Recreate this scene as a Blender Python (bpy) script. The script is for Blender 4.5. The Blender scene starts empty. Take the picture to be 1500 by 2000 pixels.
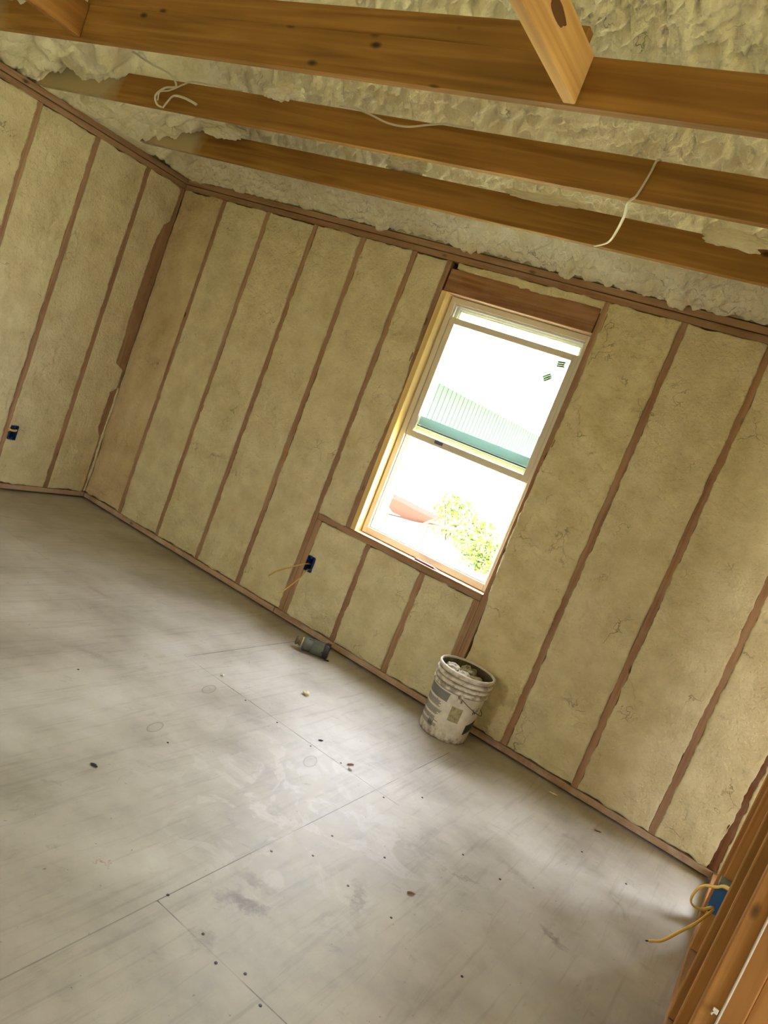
import bpy, bmesh, math, random
import numpy as np
from mathutils import Vector, Matrix

random.seed(7)
SC = bpy.context.scene
COL = SC.collection

# ---------------------------------------------------------------- camera
cam = bpy.data.cameras.new('camera')
cam.sensor_fit = 'VERTICAL'
cam.sensor_height = 36.0
cam.lens = 26.711
cam.clip_start = 0.02
cam.clip_end = 500
co = bpy.data.objects.new('camera', cam)
COL.objects.link(co)
R = [[0.7939749, -0.37940999, 0.47502833], [0.48903665, -0.06561007, -0.8697922], [0.36117449, 0.92289944, 0.13345263]]
co.matrix_world = Matrix([R[0] + [4.585485], R[1] + [-3.882197], R[2] + [1.49451], [0, 0, 0, 1]])
SC.camera = co

# ---------------------------------------------------------------- light
SC.view_settings.view_transform = 'Standard'
SC.view_settings.look = 'None'
SC.view_settings.gamma = 1
SC.view_settings.exposure = 0.64
SC.cycles.use_denoising = True
SC.cycles.max_bounces = 10
SC.cycles.diffuse_bounces = 5
SC.cycles.adaptive_threshold = 0.03
SC.cycles.transparent_max_bounces = 16
SC.cycles.sample_clamp_indirect = 12

SKY = 16.0
SUN = 30.0
w = bpy.data.worlds.new('sky')
SC.world = w
w.use_nodes = True
nt = w.node_tree
nt.nodes.clear()
wo = nt.nodes.new('ShaderNodeOutputWorld')
bg = nt.nodes.new('ShaderNodeBackground')
tc = nt.nodes.new('ShaderNodeTexCoord')
sep = nt.nodes.new('ShaderNodeSeparateXYZ')
rp = nt.nodes.new('ShaderNodeValToRGB')
nt.links.new(tc.outputs['Generated'], sep.inputs[0])
nt.links.new(sep.outputs['Z'], rp.inputs[0])
rp.color_ramp.elements[0].position = 0.0
rp.color_ramp.elements[0].color = (0.80, 0.80, 0.80, 1)
rp.color_ramp.elements[1].position = 0.8
rp.color_ramp.elements[1].color = (1.2, 1.27, 1.42, 1)
nt.links.new(rp.outputs[0], bg.inputs[0])
bg.inputs[1].default_value = SKY
nt.links.new(bg.outputs[0], wo.inputs[0])

sl = bpy.data.lights.new('sun', 'SUN')
sl.energy = SUN
sl.angle = 0.02
sl.color = (1.0, 0.95, 0.86)
so = bpy.data.objects.new('sun', sl)
COL.objects.link(so)
so.location = (20, -5, 20)
sd = Vector((-0.80, 0.12, -0.95))          # travels towards -x and down
so.rotation_euler = sd.to_track_quat('-Z', 'Y').to_euler()


def portal(name, loc, rot, sx, sy):
    l = bpy.data.lights.new(name, 'AREA')
    l.shape = 'RECTANGLE'
    l.size = sx
    l.size_y = sy
    l.cycles.is_portal = True
    o = bpy.data.objects.new(name, l)
    COL.objects.link(o)
    o.location = loc
    o.rotation_euler = rot


portal('daylight_portal', (2.772, 0.18, 1.465), (math.radians(-90), 0, 0), 0.90, 1.49)

# ---------------------------------------------------------------- numpy noise


def _h(ix, iy, iz, seed):
    n = (ix.astype(np.int64) * 374761393 + iy.astype(np.int64) * 668265263 + iz.astype(np.int64) * 2147483647 + seed * 974634777) & 0xFFFFFFFF
    n = ((n ^ (n >> 13)) * 1274126177) & 0xFFFFFFFF
    n = ((n ^ (n >> 16)) * 2246822519) & 0xFFFFFFFF
    return ((n ^ (n >> 15)) & 0xFFFFFF) / float(0xFFFFFF)


def vn(P, seed=0):
    P = np.asarray(P, float)
    i = np.floor(P).astype(np.int64)
    f = P - i
    f = f * f * (3 - 2 * f)
    r = 0
    for dx in (0, 1):
        for dy in (0, 1):
            for dz in (0, 1):
                wt = (f[..., 0] if dx else 1 - f[..., 0]) * (f[..., 1] if dy else 1 - f[..., 1]) * (f[..., 2] if dz else 1 - f[..., 2])
                r = r + wt * _h(i[..., 0] + dx, i[..., 1] + dy, i[..., 2] + dz, seed)
    return r * 2 - 1


def fbm(P, scale, octs=3, seed=0, gain=0.5):
    P = np.asarray(P, float) * scale
    r = 0
    a = 1
    for k in range(octs):
        r = r + a * vn(P, seed + k * 17)
        P = P * 2.03 + 11.7
        a *= gain
    return r


def cell(P, scale, seed=0):
    """distance to the nearest scattered point (rounded foam blobs)"""
    P = np.asarray(P, float) * scale
    i = np.floor(P).astype(np.int64)
    best = np.full(P.shape[:-1], 9.0)
    for dx in (-1, 0, 1):
        for dy in (-1, 0, 1):
            for dz in (-1, 0, 1):
                cx, cy, cz = i[..., 0] + dx, i[..., 1] + dy, i[..., 2] + dz
                px = cx + _h(cx, cy, cz, seed)
                py = cy + _h(cx, cy, cz, seed + 5)
                pz = cz + _h(cx, cy, cz, seed + 9)
                d = (px - P[..., 0]) ** 2 + (py - P[..., 1]) ** 2 + (pz - P[..., 2]) ** 2
                best = np.minimum(best, d)
    return np.sqrt(best)


# ---------------------------------------------------------------- materials
def new_mat(name):
    m = bpy.data.materials.new(name)
    m.use_nodes = True
    n = m.node_tree
    b = n.nodes['Principled BSDF']
    return m, n, b


def N(n, t, **k):
    x = n.nodes.new(t)
    for a, v in k.items():
        setattr(x, a, v)
    return x


def ramp(n, src, stops):
    r = N(n, 'ShaderNodeValToRGB')
    e = r.color_ramp.elements
    while len(e) < len(stops):
        e.new(0.5)
    for i, (p, c) in enumerate(stops):
        e[i].position = p
        e[i].color = (*c, 1) if len(c) == 3 else c
    n.links.new(src, r.inputs[0])
    return r


def mixc(n, fac, a, b, mode='MIX'):
    m = N(n, 'ShaderNodeMix', data_type='RGBA', blend_type=mode)
    for s, v in ((0, fac), (6, a), (7, b)):
        if hasattr(v, 'links') or hasattr(v, 'is_linked'):
            n.links.new(v, m.inputs[s])
        elif isinstance(v, (int, float)):
            m.inputs[s].default_value = v
        else:
            m.inputs[s].default_value = (*v, 1)
    return m.outputs[2]


def plain(name, col, rough=0.6, metal=0.0, spec=0.5):
    m, n, b = new_mat(name)
    b.inputs['Base Color'].default_value = (*col, 1)
    b.inputs['Roughness'].default_value = rough
    b.inputs['Metallic'].default_value = metal
    b.inputs['Specular IOR Level'].default_value = spec
    return m


def srgb(r, g, b):
    f = lambda c: (c / 255 / 12.92) if c <= 10 else (((c / 255 + .055) / 1.055) ** 2.4)
    return (f(r), f(g), f(b))


def wood(name, axis, light, dark, dust=0.0, dustcol=(0.5, 0.43, 0.33), knots=True, rough=0.75, spray_x=None):
    """sawn lumber with the grain along one axis"""
    m, n, b = new_mat(name)
    tc = N(n, 'ShaderNodeTexCoord')
    oi = N(n, 'ShaderNodeObjectInfo')
    off = N(n, 'ShaderNodeVectorMath', operation='SCALE')
    off.inputs[0].default_value = (7.1, 3.3, 5.7)
    n.links.new(oi.outputs['Random'], off.inputs['Scale'])
    add = N(n, 'ShaderNodeVectorMath', operation='ADD')
    n.links.new(tc.outputs['Object'], add.inputs[0])
    n.links.new(off.outputs[0], add.inputs[1])
    mp = N(n, 'ShaderNodeMapping')
    sc = [26.0, 26.0, 26.0]
    sc['xyz'.index(axis)] = 1.1
    mp.inputs['Scale'].default_value = sc
    n.links.new(add.outputs[0], mp.inputs[0])
    nz = N(n, 'ShaderNodeTexNoise')
    nz.inputs['Scale'].default_value = 1.0
    nz.inputs['Detail'].default_value = 6
    nz.inputs['Distortion'].default_value = 0.9
    n.links.new(mp.outputs[0], nz.inputs['Vector'])
    r1 = ramp(n, nz.outputs[0], [(0.30, dark), (0.5, [0.5 * (a + c) for a, c in zip(light, dark)]), (0.68, light)])
    col = r1.outputs[0]
    # broad tone drift along the board
    nz2 = N(n, 'ShaderNodeTexNoise')
    nz2.inputs['Scale'].default_value = 1.7
    nz2.inputs['Detail'].default_value = 2
    n.links.new(add.outputs[0], nz2.inputs['Vector'])
    r2 = ramp(n, nz2.outputs[0], [(0.3, (0.78, 0.75, 0.72)), (0.7, (1.08, 1.05, 1.02))])
    col = mixc(n, 1.0, col, r2.outputs[0], 'MULTIPLY')
    if knots:
        mk = N(n, 'ShaderNodeMapping')
        s2 = [9.0, 9.0, 9.0]
        s2['xyz'.index(axis)] = 4.2
        mk.inputs['Scale'].default_value = s2
        n.links.new(add.outputs[0], mk.inputs[0])
        vo = N(n, 'ShaderNodeTexVoronoi')
        vo.inputs['Scale'].default_value = 1.0
        n.links.new(mk.outputs[0], vo.inputs['Vector'])
        thr = ramp(n, vo.outputs['Distance'], [(0.055, (1, 1, 1)), (0.13, (0, 0, 0))])
        sp = N(n, 'ShaderNodeSeparateColor')
        n.links.new(vo.outputs['Color'], sp.inputs[0])
        gate = N(n, 'ShaderNodeMath', operation='GREATER_THAN')
        gate.inputs[1].default_value = 0.45
        n.links.new(sp.outputs[0], gate.inputs[0])
        mul = N(n, 'ShaderNodeMath', operation='MULTIPLY')
        n.links.new(thr.outputs[0], mul.inputs[0])
        n.links.new(gate.outputs[0], mul.inputs[1])
        col = mixc(n, mul.outputs[0], col, [c * 0.22 for c in dark])
    if dust > 0:
        nd = N(n, 'ShaderNodeTexNoise')
        nd.inputs['Scale'].default_value = 9.0
        nd.inputs['Detail'].default_value = 5
        nd.inputs['Roughness'].default_value = 0.65
        n.links.new(add.outputs[0], nd.inputs['Vector'])
        rd = ramp(n, nd.outputs[0], [(0.42, (0, 0, 0)), (0.7, (dust, dust, dust))])
        col = mixc(n, rd.outputs[0], col, dustcol)
    if spray_x is not None:
        # real overspray of insulation on the board's left end
        ge = N(n, 'ShaderNodeNewGeometry')
        sx = N(n, 'ShaderNodeSeparateXYZ')
        n.links.new(ge.outputs['Position'], sx.inputs[0])
        nn = N(n, 'ShaderNodeTexNoise')
        nn.inputs['Scale'].default_value = 3.0
        nn.inputs['Detail'].default_value = 3
        n.links.new(ge.outputs['Position'], nn.inputs['Vector'])
        a1 = N(n, 'ShaderNodeMath', operation='MULTIPLY_ADD')
        a1.inputs[1].default_value = -0.9
        a1.inputs[2].default_value = spray_x + 0.45
        n.links.new(nn.outputs[0], a1.inputs[0])
        a2 = N(n, 'ShaderNodeMath', operation='SUBTRACT')
        n.links.new(a1.outputs[0], a2.inputs[0])
        n.links.new(sx.outputs[0], a2.inputs[1])
        rr = ramp(n, a2.outputs[0], [(0.0, (0, 0, 0)), (0.16, (0.85, 0.85, 0.85))])
        col = mixc(n, rr.outputs[0], col, srgb(176, 163, 128))
    n.links.new(col, b.inputs['Base Color'])
    b.inputs['Roughness'].default_value = rough
    b.inputs['Specular IOR Level'].default_value = 0.25
    bp = N(n, 'ShaderNodeBump')
    bp.inputs['Strength'].default_value = 0.25
    bp.inputs['Distance'].default_value = 0.002
    n.links.new(nz.outputs[0], bp.inputs['Height'])
    n.links.new(bp.outputs[0], b.inputs['Normal'])
    return m


STUD_L, STUD_D = srgb(180, 148, 116), srgb(144, 108, 80)
JO_L, JO_D = srgb(168, 126, 66), srgb(134, 94, 42)
M_STUD_Z = wood('weathered_stud_lumber', 'z', STUD_L, STUD_D, 0.55, srgb(168, 146, 118))
M_STUD_X = wood('weathered_plate_lumber', 'x', STUD_L, STUD_D, 0.45, srgb(168, 146, 118))
M_STUD_Y = wood('weathered_side_plate_lumber', 'y', STUD_L, STUD_D, 0.45, srgb(168, 146, 118))
M_SOLE_X = wood('dusty_sole_plate_lumber', 'x', srgb(196, 170, 144), srgb(162, 130, 104), 0.9, srgb(192, 176, 154))
M_SOLE_Y = wood('dusty_side_sole_plate_lumber', 'y', srgb(196, 170, 144), srgb(162, 130, 104), 0.9, srgb(192, 176, 154))
M_HEAD = wood('header_lumber', 'x', srgb(176, 130, 90), srgb(118, 78, 50), 0.15)
M_JOIST = wood('fir_joist_lumber', 'x', JO_L, JO_D, 0.0, spray_x=0.75)
M_JOISTS = wood('fir_strongback_lumber', 'x', srgb(164, 122, 64), srgb(130, 90, 40), 0.0)
M_BRACE_D = wood('brown_fir_cross_lumber', 'y', srgb(176, 128, 66), srgb(140, 94, 42), 0.0, knots=False)
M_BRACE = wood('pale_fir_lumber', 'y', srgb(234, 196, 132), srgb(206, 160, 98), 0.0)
M_FRAME_Z = wood('clean_partition_lumber', 'z', srgb(192, 144, 86), srgb(156, 108, 56), 0.0)
M_FRAME_Y = wood('clean_partition_plate_lumber', 'y', srgb(196, 150, 104), srgb(160, 112, 72), 0.3)
M_JAMB = wood('painted_lit_jamb_lumber', 'z', srgb(238, 214, 150), srgb(222, 192, 124), 0.0, knots=False)  # window light on the jamb is put into this pale colour
M_SILL = wood('painted_lit_reveal_lumber', 'x', srgb(236, 206, 170), srgb(214, 176, 134), 0.0, knots=False)  # daylight on sill top and header underside, put into the colour


def foam_mat(name, light, dark, bump=0.6, bscale=60, mottling=6.0, streak=None):
    m, n, b = new_mat(name)
    ge = N(n, 'ShaderNodeNewGeometry')
    P = ge.outputs['Position']
    n1 = N(n, 'ShaderNodeTexNoise')
    n1.inputs['Scale'].default_value = mottling
    n1.inputs['Detail'].default_value = 5
    n1.inputs['Roughness'].default_value = 0.6
    n.links.new(P, n1.inputs['Vector'])
    c = ramp(n, n1.outputs[0], [(0.3, dark), (0.62, light)]).outputs[0]
    # tan scorch / dirt flecks
    n2 = N(n, 'ShaderNodeTexNoise')
    n2.inputs['Scale'].default_value = 26.0
    n2.inputs['Detail'].default_value = 4
    n2.inputs['Roughness'].default_value = 0.7
    n.links.new(P, n2.inputs['Vector'])
    fl = ramp(n, n2.outputs[0], [(0.62, (0, 0, 0)), (0.76, (0.55, 0.55, 0.55))])
    c = mixc(n, fl.outputs[0], c, [x * 0.62 for x in dark])
    # thin knife cracks in the skin
    v = N(n, 'ShaderNodeTexVoronoi', feature='DISTANCE_TO_EDGE')
    v.inputs['Scale'].default_value = 7.0
    wv = N(n, 'ShaderNodeTexNoise')
    wv.inputs['Scale'].default_value = 9.0
    wv.inputs['Detail'].default_value = 4
    n.links.new(P, wv.inputs['Vector'])
    ma = mixc(n, 0.22, P, wv.outputs['Color'])
    n.links.new(ma, v.inputs['Vector'])
    cr = ramp(n, v.outputs['Distance'], [(0.0, (1, 1, 1)), (0.012, (0, 0, 0))])
    g3 = N(n, 'ShaderNodeTexNoise')
    g3.inputs['Scale'].default_value = 5.0
    g3.inputs['Detail'].default_value = 3
    n.links.new(P, g3.inputs['Vector'])
    gm = ramp(n, g3.outputs[0], [(0.56, (0, 0, 0)), (0.66, (0.6, 0.6, 0.6))])
    mm = N(n, 'ShaderNodeMath', operation='MULTIPLY')
    n.links.new(cr.outputs[0], mm.inputs[0])
    n.links.new(gm.outputs[0], mm.inputs[1])
    c = mixc(n, mm.outputs[0], c, [x * 0.45 for x in dark])
    n.links.new(c, b.inputs['Base Color'])
    b.inputs['Roughness'].default_value = 0.85
    b.inputs['Specular IOR Level'].default_value = 0.2
    nb = N(n, 'ShaderNodeTexNoise')
    nb.inputs['Scale'].default_value = bscale
    nb.inputs['Detail'].default_value = 6
    nb.inputs['Roughness'].default_value = 0.6
    n.links.new(P, nb.inputs['Vector'])
    nb2 = N(n, 'ShaderNodeTexNoise')
    nb2.inputs['Scale'].default_value = bscale * 0.33
    nb2.inputs['Detail'].default_value = 3
    n.links.new(P, nb2.inputs['Vector'])
    ad = N(n, 'ShaderNodeMath', operation='MULTIPLY_ADD')
    ad.inputs[1].default_value = 1.3
    n.links.new(nb2.outputs[0], ad.inputs[0])
    n.links.new(nb.outputs[0], ad.inputs[2])
    hs = N(n, 'ShaderNodeMath', operation='SUBTRACT')
    n.links.new(ad.outputs[0], hs.inputs[0])
    n.links.new(mm.outputs[0], hs.inputs[1])
    bp = N(n, 'ShaderNodeBump')
    bp.inputs['Strength'].default_value = bump
    bp.inputs['Distance'].default_value = 0.012
    n.links.new(hs.outputs[0], bp.inputs['Height'])
    n.links.new(bp.outputs[0], b.inputs['Normal'])
    return m


FOAM_L, FOAM_D = srgb(229, 219, 182), srgb(207, 194, 153)
M_FOAM = foam_mat('trimmed_spray_foam', FOAM_L, FOAM_D, 0.9, 55)
M_FOAM_R = foam_mat('rough_spray_foam', srgb(231, 220, 180), srgb(207, 193, 148), 1.0, 40)
M_ROOF = foam_mat('roof_spray_foam', srgb(240, 234, 208), srgb(222, 213, 177), 1.0, 34)


# ---------------------------------------------------------------- object helpers
def link(name, me, mat, parent=None, loc=(0, 0, 0)):
    o = bpy.data.objects.new(name, me)
    COL.objects.link(o)
    if mat is not None:
        me.materials.append(mat)
    o.location = loc
    if parent is not None:
        o.parent = parent
    return o


def tag(o, label=None, cat=None, group=None, kind=None):
    if label:
        o['label'] = label
    if cat:
        o['category'] = cat
    if group:
        o['group'] = group
    if kind:
        o['kind'] = kind
    return o


def empty(name, loc):
    o = bpy.data.objects.new(name, None)
    o.empty_display_size = 0.05
    COL.objects.link(o)
    o.location = loc
    return o


def bm_box(bm, x0, x1, y0, y1, z0, z1, bevel=0.0, seg=1):
    r = bmesh.ops.create_cube(bm, size=1)
    vs = r['verts']
    for v in vs:
        v.co = Vector(((x0 + x1) / 2 + v.co.x * (x1 - x0), (y0 + y1) / 2 + v.co.y * (y1 - y0), (z0 + z1) / 2 + v.co.z * (z1 - z0)))
    if bevel:
        es = list({e for v in vs for e in v.link_edges})
        bmesh.ops.bevel(bm, geom=es, offset=bevel, segments=seg, affect='EDGES', profile=0.5)


def finish(bm, name, mat, parent=None, loc=(0, 0, 0), smooth=False):
    bmesh.ops.recalc_face_normals(bm, faces=bm.faces)
    me = bpy.data.meshes.new(name)
    bm.to_mesh(me)
    bm.free()
    if smooth:
        for p in me.polygons:
            p.use_smooth = True
    return link(name, me, mat, parent, loc)


def box(name, x0, x1, y0, y1, z0, z1, mat, bevel=0.002, parent=None, rel=True, seg=1):
    """box with its origin at the centre of its base; coordinates are world unless the parent is an Empty (then relative to it)"""
    bm = bmesh.new()
    cx, cy = (x0 + x1) / 2, (y0 + y1) / 2
    bm_box(bm, x0 - cx, x1 - cx, y0 - cy, y1 - cy, 0, z1 - z0, bevel, seg)
    l = Vector((cx, cy, z0))
    if parent is not None:
        l -= Vector(parent.location)
    return finish(bm, name, mat, parent, l)


def tube(name, pts, r, mat, parent=None, flat=1.0, seg=8, samples=8, origin=None):
    """round or oval cable through points (Catmull-Rom)"""
    P = [Vector(p) for p in pts]
    Q = [P[0] * 2 - P[1]] + P + [P[-1] * 2 - P[-2]]
    out = []
    for i in range(1, len(Q) - 2):
        for k in range(samples):
            t = k / samples
            a, b, c, d = Q[i - 1], Q[i], Q[i + 1], Q[i + 2]
            out.append(0.5 * ((2 * b) + (c - a) * t + (2 * a - 5 * b + 4 * c - d) * t * t + (3 * b - a - 3 * c + d) * t ** 3))
    out.append(P[-1])
    o0 = Vector(origin) if origin is not None else out[0]
    bm = bmesh.new()
    rings = []
    up = Vector((0.13, 0.31, 0.94))
    for i, p in enumerate(out):
        d = (out[min(i + 1, len(out) - 1)] - out[max(i - 1, 0)]).normalized()
        u = (up - d * up.dot(d)).normalized()
        v = d.cross(u)
        up = u
        rings.append([bm.verts.new(p - o0 + u * math.cos(2 * math.pi * k / seg) * r + v * math.sin(2 * math.pi * k / seg) * r * flat) for k in range(seg)])
    for a, b in zip(rings, rings[1:]):
        for k in range(seg):
            bm.faces.new((a[k], a[(k + 1) % seg], b[(k + 1) % seg], b[k]))
    bm.faces.new(rings[0][::-1])
    bm.faces.new(rings[-1])
    loc = o0 - (Vector(parent.location) if parent is not None else Vector())
    return finish(bm, name, mat, parent, loc, True)


def lathe(bm, prof, seg=48, close=True):
    rings = []
    for r, z in prof:
        rings.append([bm.verts.new((r * math.cos(2 * math.pi * k / seg), r * math.sin(2 * math.pi * k / seg), z)) for k in range(seg)])
    for a, b in zip(rings, rings[1:]):
        for k in range(seg):
            bm.faces.new((a[k], a[(k + 1) % seg], b[(k + 1) % seg], b[k]))
    if close:
        bm.faces.new(rings[0][::-1])
        bm.faces.new(rings[-1])
    return rings


def grid_mesh(name, V, nu, nv, mat, parent=None, smooth=True, flip=False):
    """V: (nu*nv,3) world coordinates, object origin at its lowest middle"""
    V = V.reshape(-1, 3)
    o = np.array([V[:, 0].mean(), V[:, 1].mean(), V[:, 2].min()])
    i = np.arange((nu - 1) * (nv - 1))
    a = (i // (nv - 1)) * nv + i % (nv - 1)
    F = np.stack([a, a + nv, a + nv + 1, a + 1], 1)
    if flip:
        F = F[:, ::-1]
    me = bpy.data.meshes.new(name)
    me.from_pydata((V - o).tolist(), [], F.tolist())
    me.update()
    if smooth:
        for p in me.polygons:
            p.use_smooth = True
    return link(name, me, mat, parent, o.tolist())


def foam_panel(name, face, u0, u1, z0, z1, label, group, rough=0.0, seed=1, mat=None, jl=None, jr=None, jb=None, jt=None, holes=(), minh=-0.012, step=0.0085, depth=0.03, base=0.002):
    """trimmed spray foam in one bay. face(u, z, h) -> world point, h outwards from the stud faces"""
    nu = max(6, int((u1 - u0) / step)) + 3
    nv = max(6, int((z1 - z0) / step)) + 3
    s = np.clip((np.arange(nu) - 1) / (nu - 3), 0, 1)
    t = np.clip((np.arange(nv) - 1) / (nv - 3), 0, 1)
    S, T = np.meshgrid(s, t, indexing='ij')
    zz = z0 + (z1 - z0) * T
    uu = u0 + (u1 - u0) * S
    q = lambda a, b, c: np.stack([a, b, c], -1)
    ZL = q(zz, zz * 0 + seed * 3.1, zz * 0)
    UL = q(uu, uu * 0 + seed * 5.3, uu * 0)
    L = u0 + (fbm(ZL, 16, 3, seed) * 0.0042 + fbm(ZL, 52, 2, seed + 9) * 0.0024) + fbm(ZL, 2.2, 2, seed + 3) * 0.003 + (jl(zz) if jl else 0)
    Rr = u1 + (fbm(ZL, 16, 3, seed + 40) * 0.0042 + fbm(ZL, 52, 2, seed + 49) * 0.0024) + fbm(ZL, 2.2, 2, seed + 43) * 0.003 + (jr(zz) if jr else 0)
    B = z0 + fbm(UL, 17, 4, seed + 60) * 0.007 + (jb(uu) if jb else 0)
    Tt = z1 + fbm(UL, 17, 4, seed + 80) * 0.007 + (jt(uu) if jt else 0)
    U = L + (Rr - L) * S
    Z = B + (Tt - B) * T
    P = q(U, Z, U * 0 + seed * 1.7)
    h = base + 0.001 + fbm(P, 3.0, 2, seed) * 0.0035 + fbm(P, 11, 4, seed + 7) * 0.0024
    # gouges where the saw tore the skin
    g = fbm(P * np.array([1, 0.55, 1]), 9, 4, seed + 20)
    h -= np.clip(g - 0.58, 0, 1) * 0.024
    if rough:
        c = cell(P, 17, seed)
        h += rough * ((0.55 - c) * 0.020 + fbm(P, 9, 4, seed + 30) * 0.010)
    de = np.minimum(np.minimum(U - L, Rr - U), np.minimum(Z - B, Tt - Z))
    h = np.where(de < 0.006, h * (0.35 + 0.65 * de / 0.006), h)
    h = np.maximum(h, minh)
    h = np.where(de < 0.004, np.maximum(h, 0.0008), h)
    for ha, hb, hc, hd_ in holes:
        h = np.where((U > ha) & (U < hb) & (Z > hc) & (Z < hd_), -0.075, h)
    h[0, :] = h[-1, :] = -depth
    h[:, 0] = h[:, -1] = -depth
    V = face(U, Z, h)
    o = grid_mesh(name, V, nu, nv, mat or (M_FOAM_R if rough > 0.5 else M_FOAM))
    return tag(o, label, 'insulation', group)


back = lambda U, Z, h: np.stack([U, -h, Z], -1)
left = lambda U, Z, h: np.stack([h, U, Z], -1)

# ================================================================ STRUCTURE
Wd = 4.757
XE = 8.6           # far side of the next room
YN = -6.6          # wall behind the camera
WX0, WX1, WZ0, WZ1 = 2.325, 3.223, 0.72, 2.213


# ---- floor -------------------------------------------------------
def floor_mat():
    m, n, b = new_mat('dusty_grey_subfloor')
    ge = N(n, 'ShaderNodeNewGeometry')
    P = ge.outputs['Position']
    base = N(n, 'ShaderNodeTexNoise')
    base.inputs['Scale'].default_value = 2.2
    base.inputs['Detail'].default_value = 7
    base.inputs['Roughness'].default_value = 0.62
    n.links.new(P, base.inputs['Vector'])
    c = ramp(n, base.outputs[0], [(0.30, srgb(148, 141, 130)), (0.5, srgb(175, 169, 159)), (0.70, srgb(194, 190, 182))]).outputs[0]
    # wood grain showing through the coating, along x
    mp = N(n, 'ShaderNodeMapping')
    mp.inputs['Scale'].default_value = (34, 2.4, 1)
    mp.inputs['Rotation'].default_value = (0, 0, 0.0)
    n.links.new(P, mp.inputs[0])
    gr = N(n, 'ShaderNodeTexNoise')
    gr.inputs['Scale'].default_value = 1.0
    gr.inputs['Detail'].default_value = 6
    gr.inputs['Roughness'].default_value = 0.65
    gr.inputs['Distortion'].default_value = 0.6
    n.links.new(mp.outputs[0], gr.inputs['Vector'])
    g = ramp(n, gr.outputs[0], [(0.34, (0.72, 0.70, 0.68)), (0.48, (1, 1, 1))])
    c = mixc(n, 0.5, c, g.outputs[0], 'MULTIPLY')
    # dark scuffs and boot dirt
    d = N(n, 'ShaderNodeTexNoise')
    d.inputs['Scale'].default_value = 6.5
    d.inputs['Detail'].default_value = 8
    d.inputs['Roughness'].default_value = 0.7
    d.inputs['Distortion'].default_value = 0.8
    n.links.new(P, d.inputs['Vector'])
    dr = ramp(n, d.outputs[0], [(0.60, (0, 0, 0)), (0.74, (0.5, 0.5, 0.5))])
    c = mixc(n, dr.outputs[0], c, srgb(118, 108, 98))
    sk = N(n, 'ShaderNodeTexNoise')
    sk.inputs['Scale'].default_value = 55
    sk.inputs['Detail'].default_value = 3
    n.links.new(P, sk.inputs['Vector'])
    skr = ramp(n, sk.outputs[0], [(0.71, (0, 0, 0)), (0.77, (0.75, 0.75, 0.75))])
    c = mixc(n, skr.outputs[0], c, srgb(96, 82, 70))
    # white dust swirls left by sweeping
    dv = N(n, 'ShaderNodeTexNoise')
    dv.inputs['Scale'].default_value = 3.2
    dv.inputs['Detail'].default_value = 7
    dv.inputs['Roughness'].default_value = 0.6
    dv.inputs['Distortion'].default_value = 3.2
    n.links.new(P, dv.inputs['Vector'])
    sw = ramp(n, dv.outputs[0], [(0.52, (0, 0, 0)), (0.60, (0.30, 0.30, 0.30)), (0.70, (0.12, 0.12, 0.12))])

    def blob(cx, cy, rx, ry, ang=0.0, soft=0.6):
        mp = N(n, 'ShaderNodeMapping', vector_type='TEXTURE')
        mp.inputs['Location'].default_value = (cx, cy, 0)
        mp.inputs['Rotation'].default_value = (0, 0, ang)
        mp.inputs['Scale'].default_value = (rx, ry, 1e3)
        wn = N(n, 'ShaderNodeTexNoise')
        wn.inputs['Scale'].default_value = 22
        wn.inputs['Detail'].default_value = 8
        wn.inputs['Roughness'].default_value = 0.75
        n.links.new(P, wn.inputs['Vector'])
        wc_ = N(n, 'ShaderNodeVectorMath', operation='MULTIPLY_ADD')
        wc_.inputs[1].default_value = (0.16, 0.16, 0.0)
        wc_.inputs[2].default_value = (-0.08, -0.08, 0.0)
        n.links.new(wn.outputs['Color'], wc_.inputs[0])
        w3 = N(n, 'ShaderNodeVectorMath', operation='ADD')
        n.links.new(P, w3.inputs[0])
        n.links.new(wc_.outputs[0], w3.inputs[1])
        w2 = w3.outputs[0]
        n.links.new(w2, mp.inputs[0])
        l = N(n, 'ShaderNodeVectorMath', operation='LENGTH')
        n.links.new(mp.outputs[0], l.inputs[0])
        return ramp(n, l.outputs['Value'], [(max(0.0, 1 - soft), (1, 1, 1)), (1.0, (0, 0, 0))]).outputs[0]

    area = blob(3.45, -1.55, 0.75, 0.85, 0.3, 0.8)
    mm = N(n, 'ShaderNodeMath', operation='MULTIPLY')
    n.links.new(sw.outputs[0], mm.inputs[0])
    n.links.new(area, mm.inputs[1])
    c = mixc(n, mm.outputs[0], c, srgb(222, 222, 222))
    # stains with a place of their own
    for cx, cy, rx, ry, a, k, col in ((3.64, -2.08, 0.10, 0.045, 0.5, 0.75, (96, 84, 78)), (3.60, -1.98, 0.09, 0.035, 0.2, 0.5, (110, 98, 90)),
                                      (3.83, -1.72, 0.028, 0.13, 0.5, 0.45, (120, 108, 100)), (4.36, -1.22, 0.075, 0.028, -0.5, 0.6, (112, 100, 90)),
                                      (4.12, -0.98, 0.12, 0.035, -0.3, 0.35, (128, 118, 108)), (3.30, -2.33, 0.035, 0.007, 0.35, 0.7, (150, 98, 62)),
                                      (3.67, -2.28, 0.05, 0.05, 0.2, 0.4, (120, 106, 100)), (2.2, -1.55, 0.12, 0.03, 0.4, 0.35, (132, 118, 108)),
                                      (1.6, -1.05, 0.12, 0.03, 0.1, 0.4, (132, 120, 108)), (4.0, -1.25, 0.10, 0.012, 0.5, 0.5, (124, 108, 94))):
        bl = blob(cx, cy, rx, ry, a, 0.75)
        k1 = N(n, 'ShaderNodeMath', operation='MULTIPLY')
        k1.inputs[1].default_value = k
        n.links.new(bl, k1.inputs[0])
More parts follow.
